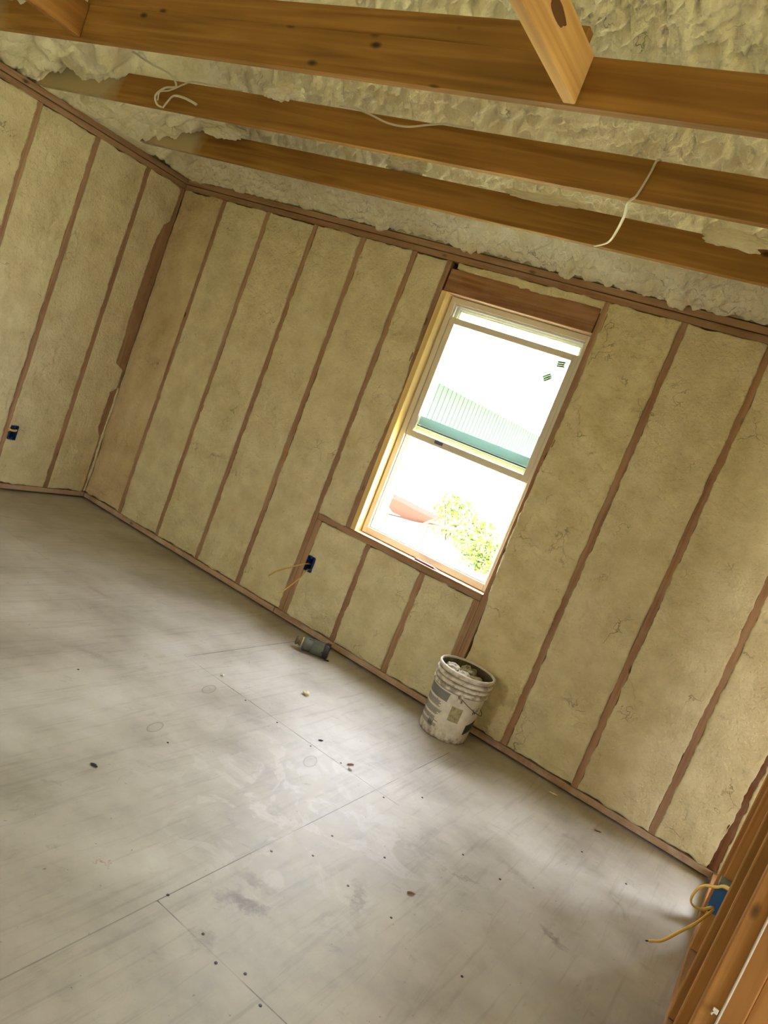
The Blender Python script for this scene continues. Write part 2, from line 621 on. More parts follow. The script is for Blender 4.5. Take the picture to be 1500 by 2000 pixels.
        c = mixc(n, k1.outputs[0], c, srgb(*col))
    # oval patches let into the plywood face
    for cx, cy, rx, ry, a in ((2.615, -1.209, 0.026, 0.060, 0.3), (2.784, -1.682, 0.024, 0.055, 0.3), (3.23, -1.207, 0.028, 0.060, 0.3)):
        mp = N(n, 'ShaderNodeMapping', vector_type='TEXTURE')
        mp.inputs['Location'].default_value = (cx, cy, 0)
        mp.inputs['Rotation'].default_value = (0, 0, a)
        mp.inputs['Scale'].default_value = (rx, ry, 1e3)
        n.links.new(P, mp.inputs[0])
        l = N(n, 'ShaderNodeVectorMath', operation='LENGTH')
        n.links.new(mp.outputs[0], l.inputs[0])
        ring = ramp(n, l.outputs['Value'], [(0.74, (0.12, 0.12, 0.12)), (0.86, (0.45, 0.45, 0.45)), (0.93, (0.45, 0.45, 0.45)), (1.0, (0, 0, 0))])
        c = mixc(n, ring.outputs[0], c, srgb(104, 82, 62))
    # joints between the sheets: (axis of the line, position, from, to)
    sx = N(n, 'ShaderNodeSeparateXYZ')
    n.links.new(P, sx.inputs[0])
    jn = N(n, 'ShaderNodeTexNoise')
    jn.inputs['Scale'].default_value = 5
    jn.inputs['Detail'].default_value = 5
    n.links.new(P, jn.inputs['Vector'])
    js = ramp(n, jn.outputs[0], [(0.38, (0.15, 0.15, 0.15)), (0.55, (0.85, 0.85, 0.85))]).outputs[0]

    def seam(ax, pos, lo, hi, wd=0.0022, k=1.0):
        i, j = (0, 1) if ax == 'y' else (1, 0)      # line runs along ax, constant in the other
        d0 = N(n, 'ShaderNodeMath', operation='SUBTRACT')
        d0.inputs[1].default_value = pos
        n.links.new(sx.outputs[i], d0.inputs[0])
        d1 = N(n, 'ShaderNodeMath', operation='ABSOLUTE')
        n.links.new(d0.outputs[0], d1.inputs[0])
        d2 = N(n, 'ShaderNodeMath', operation='LESS_THAN')
        d2.inputs[1].default_value = wd
        n.links.new(d1.outputs[0], d2.inputs[0])
        a = N(n, 'ShaderNodeMath', operation='GREATER_THAN')
        a.inputs[1].default_value = lo
        n.links.new(sx.outputs[j], a.inputs[0])
        e = N(n, 'ShaderNodeMath', operation='LESS_THAN')
        e.inputs[1].default_value = hi
        n.links.new(sx.outputs[j], e.inputs[0])
        p1 = N(n, 'ShaderNodeMath', operation='MULTIPLY')
        n.links.new(a.outputs[0], p1.inputs[0])
        n.links.new(e.outputs[0], p1.inputs[1])
        p2 = N(n, 'ShaderNodeMath', operation='MULTIPLY')
        n.links.new(p1.outputs[0], p2.inputs[0])
        n.links.new(d2.outputs[0], p2.inputs[1])
        p3 = N(n, 'ShaderNodeMath', operation='MULTIPLY')
        n.links.new(p2.outputs[0], p3.inputs[0])
        n.links.new(js, p3.inputs[1])
        p4 = N(n, 'ShaderNodeMath', operation='MULTIPLY')
        p4.inputs[1].default_value = k
        n.links.new(p3.outputs[0], p4.inputs[0])
        return p4.outputs[0]

    for a in (('x', -1.083, 2.31, 3.62), ('y', 2.325, -1.083, 0.0), ('y', 3.50, -4.0, -2.3, 0.0018, 0.5), ('y', 3.50, -2.3, -0.35, 0.0018, 0.8), ('x', -2.295, 3.5, 6.0), ('x', -2.295, -1, 2.2, 0.0018, 0.5),
              ('x', -1.083, -1, 1.5, 0.0018, 0.4), ('y', 3.53, -1.0, -0.4, 0.0016, 0.35), ('x', -3.51, 0, 6), ('y', 1.05, -2.295, -1.08, 0.0018, 0.35)):
        c = mixc(n, seam(*a), c, srgb(66, 56, 48))
    n.links.new(c, b.inputs['Base Color'])
    rr = ramp(n, base.outputs[0], [(0.3, (0.46, 0.46, 0.46)), (0.7, (0.60, 0.60, 0.60))])
    n.links.new(rr.outputs[0], b.inputs['Roughness'])
    b.inputs['Specular IOR Level'].default_value = 0.6
    bp = N(n, 'ShaderNodeBump')
    bp.inputs['Strength'].default_value = 0.12
    bp.inputs['Distance'].default_value = 0.002
    n.links.new(gr.outputs[0], bp.inputs['Height'])
    n.links.new(bp.outputs[0], b.inputs['Normal'])
    return m


M_FLOOR = floor_mat()
fl = box('floor', -0.16, XE, YN, 0.16, -0.03, 0.0, M_FLOOR, 0)
tag(fl, kind='structure')
M_BLACK = plain('black_rubbed_steel', srgb(34, 28, 26), 0.5, 0.3)
for sxp, syp in [(3.59, -1.54), (3.50, -2.255), (3.66, -2.27), (3.75, -2.31), (3.82, -2.27), (3.91, -2.31), (3.78, -1.71), (3.62, -1.70),
                 (3.53, -1.82), (3.77, -1.45), (3.94, -1.11), (4.22, -1.71), (3.95, -1.7), (4.1, -1.1), (4.26, -0.49), (4.47, -0.52),
                 (3.64, -0.91), (3.55, -1.1), (2.89, -1.71), (2.31, -1.70), (2.75, -1.10), (2.95, -1.10), (3.15, -1.10), (3.3, -1.07)]:
    bm = bmesh.new()
    bmesh.ops.create_cone(bm, cap_ends=True, segments=10, radius1=0.0048, radius2=0.004, depth=0.0016)
    finish(bm, 'screw_head', M_BLACK, fl, Vector((sxp, syp, 0.0006)) - Vector(fl.location))

# ---- outer walls (sheathing behind the foam) -----------------------
M_SHEATH = foam_mat('foam_covered_sheathing', FOAM_L, FOAM_D, 0.7, 40)


M_OSB = wood('brown_board_sheathing', 'x', srgb(150, 112, 72), srgb(112, 78, 46), 0.0, knots=False)


def wall_boxes(name, boxes, mat=None):
    bm = bmesh.new()
    for bb in boxes:
        bm_box(bm, *bb)
    return tag(finish(bm, name, mat or M_SHEATH), kind='structure')


YB0, YB1 = 0.14, 0.155
wall_boxes('wall_back', [(-0.16, WX0 - 0.0, YB0, YB1, -0.03, 2.5), (WX1, 5.10, YB0, YB1, -0.03, 2.5), (5.9, XE, YB0, YB1, -0.03, 2.5), (5.10, 5.9, YB0, YB1, -0.03, WZ0), (5.10, 5.9, YB0, YB1, 2.2, 2.5), (WX0, WX1, YB0, YB1, -0.03, WZ0 - 0.005), (WX0, WX1, YB0, YB1, WZ1, 2.5)])
wall_boxes('wall_left', [(-0.16, -0.14, YN, 0.155, -0.03, 2.5)])
# behind the camera: one unseen opening, added to brighten the walls
NO = []
NX = (1.6, 2.05)
wall_boxes('wall_near', [(-0.16, NX[0], YN - 0.15, YN, -0.03, 2.5), (NX[1], XE, YN - 0.15, YN, -0.03, 2.5), (NX[0], NX[1], YN - 0.15, YN, -0.03, 0.8), (NX[0], NX[1], YN - 0.15, YN, 2.15, 2.5)])
portal('daylight_portal', (sum(NX) / 2, YN - 0.16, 1.475), (math.radians(90), 0, 0), NX[1] - NX[0], 1.35)
FY = (-3.9, -2.7)  # unseen opening in the next room, added to brighten the left wall
wall_boxes('wall_right', [(XE, XE + 0.15, YN - 0.15, FY[0], -0.03, 2.5), (XE, XE + 0.15, FY[1], 0.155, -0.03, 2.5), (XE, XE + 0.15, FY[0], FY[1], -0.03, 0.8), (XE, XE + 0.15, FY[0], FY[1], 2.2, 2.5)], M_OSB)
portal('daylight_portal', (XE + 0.16, sum(FY) / 2, 1.5), (math.radians(90), 0, math.radians(90)), FY[1] - FY[0], 1.4)
portal('daylight_portal', (5.50, 0.18, 1.46), (math.radians(-90), 0, 0), 0.8, 1.48)
wall_boxes('wall_shadow_panels', [(4.8465, 4.858, -1.125, -0.50, 0.0, 2.38), (4.8465, 4.858, -1.90, -1.245, 0.0, 2.38)], M_OSB)  # unseen panels added to cast the shadow wedge on the floor

# ---- ceiling: rough foam under the rafters -------------------------
SLP = 0.385


def roof_z(X, Y):
    ridge = -3.3
    z = 2.475 + SLP * (-np.where(Y < ridge, 2 * ridge - Y, Y))
    # foam over the rafters, 24 in. apart
    d = np.abs(((X - 3.57 + 0.305) % 0.61) - 0.305)
    z = z - 0.020 * np.clip((0.047 - d) / 0.010, 0, 1)
    z = z + 0.008 * np.exp(-((d - 0.055) / 0.007) ** 2)
    return z


def ceiling_part(x0, x1, y0, y1, step, name):
    nu = int((x1 - x0) / step) + 1
    nv = int((y1 - y0) / step) + 1
    X, Y = np.meshgrid(np.linspace(x0, x1, nu), np.linspace(y0, y1, nv), indexing='ij')
    P = np.stack([X, Y, X * 0], -1)
    Pw = P + 0.02 * np.stack([fbm(P, 14, 2, 91), fbm(P, 14, 2, 92), X * 0], -1)
    c = cell(Pw * np.array([1, 1.25, 1]), 21, 3)
    c2 = cell(Pw * np.array([1.1, 1, 1]), 40, 6)
    amp = 0.6 + 0.4 * np.clip(fbm(P, 1.6, 2, 44) + 0.4, 0, 1)
    bump = amp * ((0.5 - c) * 0.085 + (0.5 - c2) * 0.034 + fbm(P, 30, 3, 12) * 0.012) + fbm(P, 2.6, 3, 8) * 0.022
    near = np.clip((-Y) / 0.20, 0, 1)
    bump = bump * (0.55 + 0.45 * near) + (1 - near) * 0.010
    z = roof_z(X, Y) - bump
    # big foam shoulder along the left wall
    xs = np.clip(X, 0, 9)
    zl = 2.462 + 0.16 * xs + 1.1 * np.clip(xs - 0.72, 0, 9) ** 1.6
    zl = zl - (fbm(P, 3.4, 3, 55) * 0.05 + (0.5 - cell(Pw, 6.5, 31)) * 0.085 * np.clip(xs / 0.15, 0, 1) + fbm(P, 20, 3, 71) * 0.012 + (0.5 - c) * 0.035 + (0.5 - cell(Pw, 12, 33)) * 0.05)
    zl = np.maximum(zl, 2.456 + 0.0 * xs)
    k = 0.035
    hmin = np.clip(0.5 + 0.5 * (z - zl) / k, 0, 1)
    zz = z * (1 - hmin) + zl * hmin - k * hmin * (1 - hmin)
    zz = np.where(X < 0.01, np.maximum(zz, 2.458), zz)
    V = np.stack([X, Y, zz], -1)
    return tag(grid_mesh(name, V, nu, nv, M_ROOF, flip=True), kind='structure')


ceiling_part(-0.16, 4.95, -2.75, 0.002, 0.0110, 'ceiling')
ceiling_part(-0.16, 4.95, YN - 0.2, -2.75, 0.06, 'ceiling')
ceiling_part(4.95, XE + 0.2, YN - 0.2, 0.002, 0.06, 'ceiling')
# roof deck above the foam keeps the sky out
bm = bmesh.new()
vs = [bm.verts.new(p) for p in ((-0.3, 0.3, 2.52), (XE + 0.3, 0.3, 2.52), (XE + 0.3, -3.3, 3.95), (-0.3, -3.3, 3.95), (XE + 0.3, YN - 0.3, 2.52), (-0.3, YN - 0.3, 2.52))]
bm.faces.new((vs[0], vs[1], vs[2], vs[3]))
bm.faces.new((vs[3], vs[2], vs[4], vs[5]))
for x in (0, 1):
    bm.faces.new((vs[0], vs[3], vs[5]) if x == 0 else (vs[1], vs[2], vs[4]))
tag(finish(bm, 'ceiling', M_SHEATH), kind='structure')
wall_boxes('wall_back', [(-0.16, XE, 0.02, 0.30, 2.47, 2.55)])

# ================================================================ WALL FRAMING
ST = 0.019
ORD = ['first', 'second', 'third', 'fourth', 'fifth', 'sixth', 'seventh']


def thing_board(name, x0, x1, y0, y1, z0, z1, mat, label, cat, group=None, bevel=0.0025):
    o = box(name, x0, x1, y0, y1, z0, z1, mat, bevel)
    return tag(o, label, cat, group)


GW = 'studs of the window wall'
zt = 2.384
zb = 0.050
studs = [(0.409, 'window-wall stud nearest the left room corner'), (0.828, 'second window-wall stud from the left room corner'),
         (1.245, 'third window-wall stud from the left room corner'), (1.636, 'fourth window-wall stud from the left room corner')]
for x, l in studs:
    thing_board('wall_stud', x - ST, x + ST, 0, 0.14, zb, zt, M_STUD_Z, 'brown dusty ' + l, 'stud', GW)
thing_board('wall_stud', 2.004, 2.042, 0, 0.14, zb, zt, M_STUD_Z, 'full-height brown stud left of the window, behind the blue outlet box', 'stud', GW)
thing_board('wall_stud', 2.043, 2.081, 0, 0.14, zb, 0.681, M_STUD_Z, 'short stud doubled against the long stud beside the blue outlet box, below sill level', 'stud', GW)
thing_board('wall_stud', 2.250, 2.287, 0, 0.14, 0.72, zt, M_STUD_Z, 'outer stud close against the left side of the window, partly under foam', 'stud', GW)
thing_board('wall_stud', 3.223, 3.262, 0, 0.14, zb, zt, M_STUD_Z, 'brown full-height stud against the right side of the window', 'stud', GW)
thing_board('wall_stud', 3.644 - ST, 3.644 + ST, 0, 0.14, zb, zt, M_STUD_Z, 'first free-standing brown stud to the right of the window', 'stud', GW)
thing_board('wall_stud', 4.053 - ST, 4.053 + ST, 0, 0.14, zb, zt, M_STUD_Z, 'second brown stud to the right of the window', 'stud', GW)
thing_board('wall_stud', 4.458 - ST, 4.458 + ST, 0, 0.14, zb, zt, M_STUD_Z, 'third brown stud to the right of the window, near the open partition', 'stud', GW)
M_DARKST = wood('dark_stained_stud_lumber', 'z', srgb(134, 92, 58), srgb(92, 54, 30), 0.15)
thing_board('corner_stud', 4.728, 4.772, 0, 0.14, zb, zt, M_DARKST, 'dark brown corner stud bare at its foot, next to the open partition', 'stud', GW)
for x0, x1, l in ((2.430, 2.468, 'left'), (2.822, 2.860, 'middle'), (3.184, 3.222, 'right')):
    thing_board('cripple_stud', x0, x1, 0, 0.14, zb, 0.681, M_STUD_Z, 'short brown stud under the window sill, %s of three' % l, 'stud', 'short studs under the window')
for y, l in ((-0.341, 'left-wall stud nearest the room corner'), (-0.762, 'second left-wall stud from the corner, beside the blue box'), (-1.173, 'third left-wall stud from the corner, cut by the picture edge'),):
    thing_board('wall_stud', -0.14, 0, y - ST, y + ST, zb, zt, M_STUD_Z, 'brown ' + l, 'stud', 'studs of the left wall')
for k in range(11):
    y = -1.58 - 0.406 * k
    if k < 2:
        thing_board('wall_stud', -0.14, 0, y - ST, y + ST, zb, zt, M_STUD_Z, 'left-wall stud outside the picture, %s beyond the edge' % ORD[k], 'stud', 'studs of the left wall')
thing_board('corner_stud', -0.14, 0, -0.120, -0.001, zb, zt, M_STUD_Z, 'wide brown stud in the left room corner with foam lapped over its lower half', 'stud', 'studs of the left wall')

# plates
thing_board('top_plate', -0.14, Wd + 0.1, 0, 0.14, 2.384, 2.4195, M_STUD_X, 'lower top plate of the window wall, brown lumber over the stud tops', 'wall plate')
thing_board('top_plate', 0.0, Wd + 0.1, 0, 0.14, 2.4240, 2.460, M_STUD_X, 'upper top plate of the window wall, brown lumber just below the ceiling foam', 'wall plate')
thing_board('top_plate', -0.14, 0, -6.5, -0.001, 2.384, 2.4195, M_STUD_Y, 'lower top plate of the left wall, brown lumber over the stud tops', 'wall plate')
thing_board('top_plate', -0.14, 0, -6.5, 0.13, 2.4240, 2.460, M_STUD_Y, 'upper top plate of the left wall, brown lumber just below the bulging foam', 'wall plate')
thing_board('sole_plate', 0.0, 1.98, 0, 0.14, 0.013, 0.048, M_SOLE_X, 'dusty sole plate along the floor, left length of the window wall', 'wall plate')
thing_board('sole_plate', 1.984, Wd, 0, 0.14, 0.013, 0.048, M_SOLE_X, 'dusty grey-brown sole plate along the floor behind the bucket', 'wall plate')
thing_board('sole_plate', -0.14, 0, -6.5, 0.0, 0.013, 0.048, M_SOLE_Y, 'dusty sole plate along the floor of the left wall', 'wall plate')
# header and sill
hd = thing_board('window_header', 2.3, 3.219, -0.004, 0.05, 2.213, 2.342, M_HEAD, 'dark knotty header board above the window', 'window header')
thing_board('rough_sill', 2.043, 3.221, 0.0, 0.14, 0.682, 0.7195, M_STUD_X, 'long brown rough sill board under the window, running left to the outlet-box stud', 'window sill board')
thing_board('jack_stud', 2.288, 2.3245, -0.001, 0.14, 0.7205, 2.212, M_JAMB, 'jamb stud left of the window, its daylight painted in as pale yellow', 'stud', GW)
box('lit_sill_top', WX0, WX1 - 0.001, 0.001, 0.139, 0.7195, 0.7225, M_SILL, 0.0005, parent=None)  # added strip, its pale colour stands for the lit sill top
tag(bpy.data.objects['lit_sill_top'], 'thin pale strip of painted light on the sill top before the window frame', 'sill strip')
box('lit_header_underside', WX0, WX1 - 0.001, 0.001, 0.139, 2.209, 2.2128, M_SILL, 0.0005)  # added strip, paler than the header to paint in its lit underside
tag(bpy.data.objects['lit_header_underside'], 'thin pale strip of painted light under the dark header board, above the window frame', 'header strip')

M_FOAM_T = foam_mat('tan_stained_spray_foam', srgb(220, 203, 162), srgb(190, 166, 126), 0.9, 45, 3.2)
# ================================================================ FOAM BAYS
GB = 'spray foam bays of the window wall'
sm = lambda z, a, b: np.clip((z - a) / (b - a), 0, 1)
zf0, zf1 = 0.055, 2.380
bays = [(0.003, 0.390, 'cream foam bay beside the left room corner on the window wall', 0.25), (0.428, 0.809, 'second cream foam bay from the left corner on the window wall', 0.1),
        (0.847, 1.226, 'third cream foam bay from the left corner on the window wall', 0.1), (1.264, 1.617, 'fourth cream foam bay from the left corner on the window wall', 0.1),
        (1.655, 2.004, 'fifth cream foam bay from the left corner, left of the blue outlet box', 0.1)]
for i, (a, c, l, r) in enumerate(bays):
    foam_panel('foam_bay', back, a, c, zf0, zf1, l, GB, r, 11 + i, mat=M_FOAM_T if i == 0 else None)
foam_panel('foam_bay', back, 2.042, 2.262, 0.722, zf1, 'narrow tall foam bay along the left side of the window', GB, 0.45, 21, jr=lambda z: 0.012 * np.sin(z * 5.0))
foam_panel('foam_bay', back, 2.081, 2.430, zf0, 0.678, 'foam bay below sill level holding the blue outlet box', GB, 0.35, 22, holes=((2.0865, 2.1395, 0.361, 0.453),), step=0.007)
foam_panel('foam_bay', back, 2.468, 2.822, zf0, 0.678, 'foam bay directly under the window, left of the middle short stud', GB, 0.25, 23)
foam_panel('foam_bay', back, 2.860, 3.184, zf0, 0.678, 'foam bay directly under the window, behind and left of the bucket', GB, 0.25, 24)
foam_panel('foam_bay', back, 2.34, 3.222, 2.340, 2.382, 'thin ragged foam strip between header board and top plate', GB, 0.9, 25, jb=lambda u: 0.012 * np.sin(u * 6 + 1) - 0.035 * sm(u, 3.10, 3.22), base=0.004)
foam_panel('foam_bay', back, 3.250, 3.626, zf0, zf1, 'lumpy rough foam bay immediately right of the window', GB, 0.85, 26, jl=lambda z: 0.010 * np.sin(z * 4) + 0.012 * (1 - sm(z, 0.5, 0.8)))
foam_panel('foam_bay', back, 3.662, 4.035, zf0, zf1, 'second foam bay right of the window', GB, 0.15, 27)
foam_panel('foam_bay', back, 4.071, 4.440, zf0, zf1, 'third foam bay right of the window', GB, 0.15, 28)
foam_panel('foam_bay', back, 4.476, 4.742, zf0, zf1, 'last foam bay before the open partition, torn at its lower right', GB, 0.2, 29,
           jr=lambda z: -0.018 * (1 - sm(z, 0.2, 0.32)) + 0.006 * np.sin(z * 11))
GL = 'spray foam bays of the left wall'
cov = lambda z: np.interp(z, [0.0, 0.50, 0.56, 0.84, 0.88, 1.02, 1.06, 1.5, 1.98, 2.10, 2.14, 2.4], [-0.030, -0.034, -0.070, -0.066, -0.020, -0.022, -0.098, -0.112, -0.104, -0.080, -0.040, -0.030])
foam_panel('foam_bay', left, -0.322, -0.060, zf0, zf1, 'foam bay of the left wall beside the room corner', GL, 0.05, 31, jr=lambda z: cov(z) + 0.060, minh=0.0012)
foam_panel('foam_bay', left, -0.743, -0.360, zf0, zf1, 'foam bay of the left wall between the two nearest studs, holding a blue box', GL, 0.05, 32, holes=((-0.7385, -0.6855, 0.365, 0.457),), step=0.008)
foam_panel('foam_bay', left, -1.154, -0.781, zf0, zf1, 'third foam bay of the left wall from the room corner', GL, 0.05, 33)
foam_panel('foam_bay', left, -1.561, -1.192, zf0, zf1, 'fourth foam bay of the left wall, at the left picture edge', GL, 0.05, 34)
for k in range(2):
    foam_panel('foam_bay', left, -1.967 - 0.406 * k, -1.599 - 0.406 * k, zf0, zf1, 'left-wall foam bay outside the picture, %s beyond the edge' % ORD[k], GL, 0.05, 35 + k, step=0.03)
tag(box('wall_left', -0.139, -0.001, YN, -2.40, 0.05, 2.38, M_SHEATH, 0), kind='structure')
# fillets of foam that stay on the corner boards
foam_panel('foam_sliver', back, 4.770, 4.800, 0.06, zf1, 'narrow foam sliver in the right room corner beside the open partition', GB, 0.5, 41, base=0.006)
foam_panel('foam_sliver', left, -0.016, 0.0, 0.06, 0.88, 'narrow foam sliver low in the left room corner', GL, 0.5, 42, base=0.010)

# ================================================================ WINDOW
M_FRAMEV = plain('beige_vinyl', srgb(220, 210, 188), 0.45)
M_SASHV = plain('taupe_vinyl', srgb(216, 206, 188), 0.45)
M_TRACK = plain('pale_grey_vinyl', srgb(214, 214, 208), 0.4)
M_TEAL = plain('teal_glazing_spacer', srgb(128, 156, 158), 0.35, 0.0)
M_GASK = plain('black_gasket', srgb(30, 34, 30), 0.6)


def glass_mat(name, tint, rough=0.02):
    m, n, b = new_mat(name)
    out = n.nodes['Material Output']
    n.nodes.remove(b)
    tr = N(n, 'ShaderNodeBsdfTransparent')
    tr.inputs[0].default_value = (*tint, 1)
    gl = N(n, 'ShaderNodeBsdfGlossy')
    gl.inputs['Roughness'].default_value = rough
    gl.inputs['Color'].default_value = (1, 1, 1, 1)
    fr = N(n, 'ShaderNodeFresnel')
    fr.inputs[0].default_value = 1.45
    mx = N(n, 'ShaderNodeMixShader')
    n.links.new(fr.outputs[0], mx.inputs[0])
    n.links.new(tr.outputs[0], mx.inputs[1])
    n.links.new(gl.outputs[0], mx.inputs[2])
    n.links.new(mx.outputs[0], out.inputs[0])
    return m


M_GLASS = glass_mat('clear_window_glass', (0.93, 0.97, 0.95))


def ring(name, x0, x1, z0, z1, y0, y1, wl, wr, wb, wt, mat, parent, bevel=0.002):
    bm = bmesh.new()
    px, py, pz = parent.location
    for bb in ((x0, x0 + wl, z0, z1), (x1 - wr, x1, z0, z1), (x0 + wl, x1 - wr, z0, z0 + wb), (x0 + wl, x1 - wr, z1 - wt, z1)):
        bm_box(bm, bb[0] - px, bb[1] - px, y0 - py, y1 - py, bb[2] - pz, bb[3] - pz, bevel)
    return finish(bm, name, mat, parent)


win = empty('window_1', (2.772, 0.10, 0.722))
tag(win, 'white-beige double-hung window with its lower sash raised', 'window', kind='structure')
FX0, FX1, FZ0, FZ1 = 2.331, 3.217, 0.726, 2.206
fr = ring('window_frame', FX0, FX1, FZ0, FZ1, 0.066, 0.155, 0.033, 0.033, 0.040, 0.033, M_FRAMEV, win)
# stepped tracks inside the frame
ring('sash_track', FX0 + 0.033, FX1 - 0.033, FZ0 + 0.04, FZ1 - 0.033, 0.080, 0.088, 0.010, 0.010, 0.008, 0.012, M_TRACK, win, 0.001)
ring('sash_track', FX0 + 0.033, FX1 - 0.033, FZ0 + 0.04, FZ1 - 0.033, 0.112, 0.118, 0.022, 0.022, 0.014, 0.022, M_TRACK, win, 0.001)
ring('sash_track', FX0 + 0.033, FX1 - 0.033, FZ0 + 0.04, FZ1 - 0.033, 0.140, 0.156, 0.034, 0.034, 0.020, 0.030, M_TRACK, win, 0.001)
IS = (2.366, 3.182, 1.366, 2.094)
ls = ring('lower_sash', IS[0], IS[1], IS[2], IS[3], 0.072, 0.100, 0.036, 0.036, 0.036, 0.034, M_SASHV, win)
gp = box('glass_pane', IS[0] + 0.034, IS[1] - 0.034, 0.086, 0.090, IS[2] + 0.034, IS[3] - 0.032, M_GLASS, 0, parent=win)
bmx = bmesh.new()
for zz_, yy_, hh in ((2.0655, 0.080, 0.004),):
    bm_box(bmx, IS[0] + 0.03 - 2.772, IS[1] - 0.03 - 2.772, 0.078 - 0.10, 0.092 - 0.10, zz_ - 0.722 - 0.006, zz_ - 0.722 - 0.001)
finish(bmx, 'glazing_bead', M_TRACK, win)
ring('upper_sash', 2.366, 3.182, 1.408, 2.172, 0.119, 0.139, 0.030, 0.030, 0.028, 0.030, plain('greenish_cream_vinyl', srgb(208, 208, 176), 0.45), win)
box('glass_pane', 2.394, 3.154, 0.127, 0.131, 1.434, 2.144, M_GLASS, 0, parent=win)
box('glazing_spacer', 2.394, 3.154, 0.1215, 0.1265, 1.447, 1.500, M_TEAL, 0.001, parent=win)
box('gasket', 2.394, 3.154, 0.1195, 0.1262, 1.437, 1.446, M_GASK, 0, parent=win)
# sash pull in the meeting rail
bm = bmesh.new()
bm_box(bm, -0.028, 0.028, -0.004, 0.006, -0.010, 0.010, 0.004, 2)
finish(bm, 'sash_lock', plain('slate_blue_plastic', srgb(84, 96, 118), 0.4), win, (2.596 - 2.772, 0.072 - 0.10, 1.389 - 0.722))
# stickers on the glass


def paper(name, col):
    m, n, b = new_mat(name)
    out = n.nodes['Material Output']
    b.inputs['Base Color'].default_value = (*col, 1)
    t = N(n, 'ShaderNodeBsdfTranslucent')
    t.inputs[0].default_value = (*col, 1)
    mx = N(n, 'ShaderNodeMixShader')
    mx.inputs[0].default_value = 0.5
    n.links.new(b.outputs[0], mx.inputs[1])
    n.links.new(t.outputs[0], mx.inputs[2])
    n.links.new(mx.outputs[0], out.inputs[0])
    return m


M_STK = paper('sticker_paper', (0.50, 0.56, 0.50))
M_STG = paper('sticker_green_print', (0.42, 0.56, 0.20))


def sticker(name, x, z, w_, h_, ang, rows=3):
    bm = bmesh.new()
    bm_box(bm, -w_ / 2, w_ / 2, -0.0006, 0, -h_ / 2, h_ / 2)
    o = finish(bm, name, M_STK, win, (x - 2.772, 0.0855 - 0.10, z - 0.722))
    o.rotation_euler = (0, ang, 0)
    bm = bmesh.new()
    for k in range(rows):
        zc = -h_ / 2 + h_ * (k + 0.5) / rows
        bm_box(bm, -w_ * 0.38, w_ * 0.38, -0.0012, -0.0006, zc - h_ * 0.09, zc + h_ * 0.09)
    q = finish(bm, 'sticker_print', M_STG, o)
    return o


sticker('glass_sticker', 3.100, 2.026, 0.048, 0.034, math.radians(-8))
sticker('glass_sticker', 3.055, 1.938, 0.050, 0.034, math.radians(-38))
# blue weather flashing between the frame and the right stud
for z0, z1 in ((1.98, 2.10), (1.80, 1.85), (1.60, 1.68)):
    box('flashing_patch', 3.2175, 3.2225, 0.030, 0.064, z0, z1, plain('dark_blue_flashing', srgb(52, 62, 84), 0.6), 0.0005, parent=win)

# ================================================================ CEILING JOISTS
YJ = [-0.620, -1.233, -1.830]
JL = ['ceiling joist closest to the window wall, brown fir with foam mist on its face', 'middle ceiling joist with pale cables looped over its left part',
      'nearest ceiling joist, dark brown, carrying the two short cross pieces']
for y, l in zip(YJ, JL):
    thing_board('ceiling_joist', -0.05, 8.3, y, y + 0.038, 2.460, 2.600, M_JOIST, l, 'joist', 'ceiling joists parallel to the window wall', 0.003)
thing_board('strongback_board', 1.20, 3.505, -1.815, -1.777, 2.601, 2.690, M_JOISTS, 'upright board standing on top of the nearest ceiling joist between the cross pieces', 'board')
# bright squared end of that board is lumber too
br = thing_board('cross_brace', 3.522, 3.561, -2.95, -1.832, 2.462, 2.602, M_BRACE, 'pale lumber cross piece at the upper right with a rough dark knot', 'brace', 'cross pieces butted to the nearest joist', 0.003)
thing_board('cross_brace', 1.213, 1.251, -2.95, -1.832, 2.462, 2.602, M_BRACE_D, 'brown lumber cross piece at the upper left picture corner', 'brace', 'cross pieces butted to the nearest joist', 0.003)
# knot in the right cross piece
bm = bmesh.new()
bmesh.ops.create_uvsphere(bm, u_segments=20, v_segments=10, radius=1)
for v in bm.verts:
    v.co = Vector((v.co.x * 0.0025, v.co.y * 0.060 * (1 + 0.15 * math.sin(5 * v.co.z)), v.co.z * 0.020))
finish(bm, 'knot', plain('dark_knot_wood', srgb(104, 66, 30), 0.8), br, Vector((0.0195, 0.28, 0.085)), True)

# foam patches that sag over the joist tops
def lump(name, cx, cy, cz, rx, ry, rz, seed, label, group, flat=0.35):
    bm = bmesh.new()
    bmesh.ops.create_icosphere(bm, subdivisions=5, radius=1)
    P = np.array([v.co[:] for v in bm.verts])
    n1 = fbm(P + seed, 1.6, 4, seed) * flat + (0.5 - cell(P + seed * 2.3, 3.2, seed)) * 0.35
    for v, k in zip(bm.verts, n1):
        v.co = Vector((v.co.x * rx, v.co.y * ry, v.co.z * rz)) * (1 + float(k))
    zmin = min(v.co.z for v in bm.verts)
    for v in bm.verts:
        v.co.z -= zmin
    o = finish(bm, name, M_ROOF, None, (cx, cy, cz + zmin), True)
    return tag(o, label, 'foam lump', group)


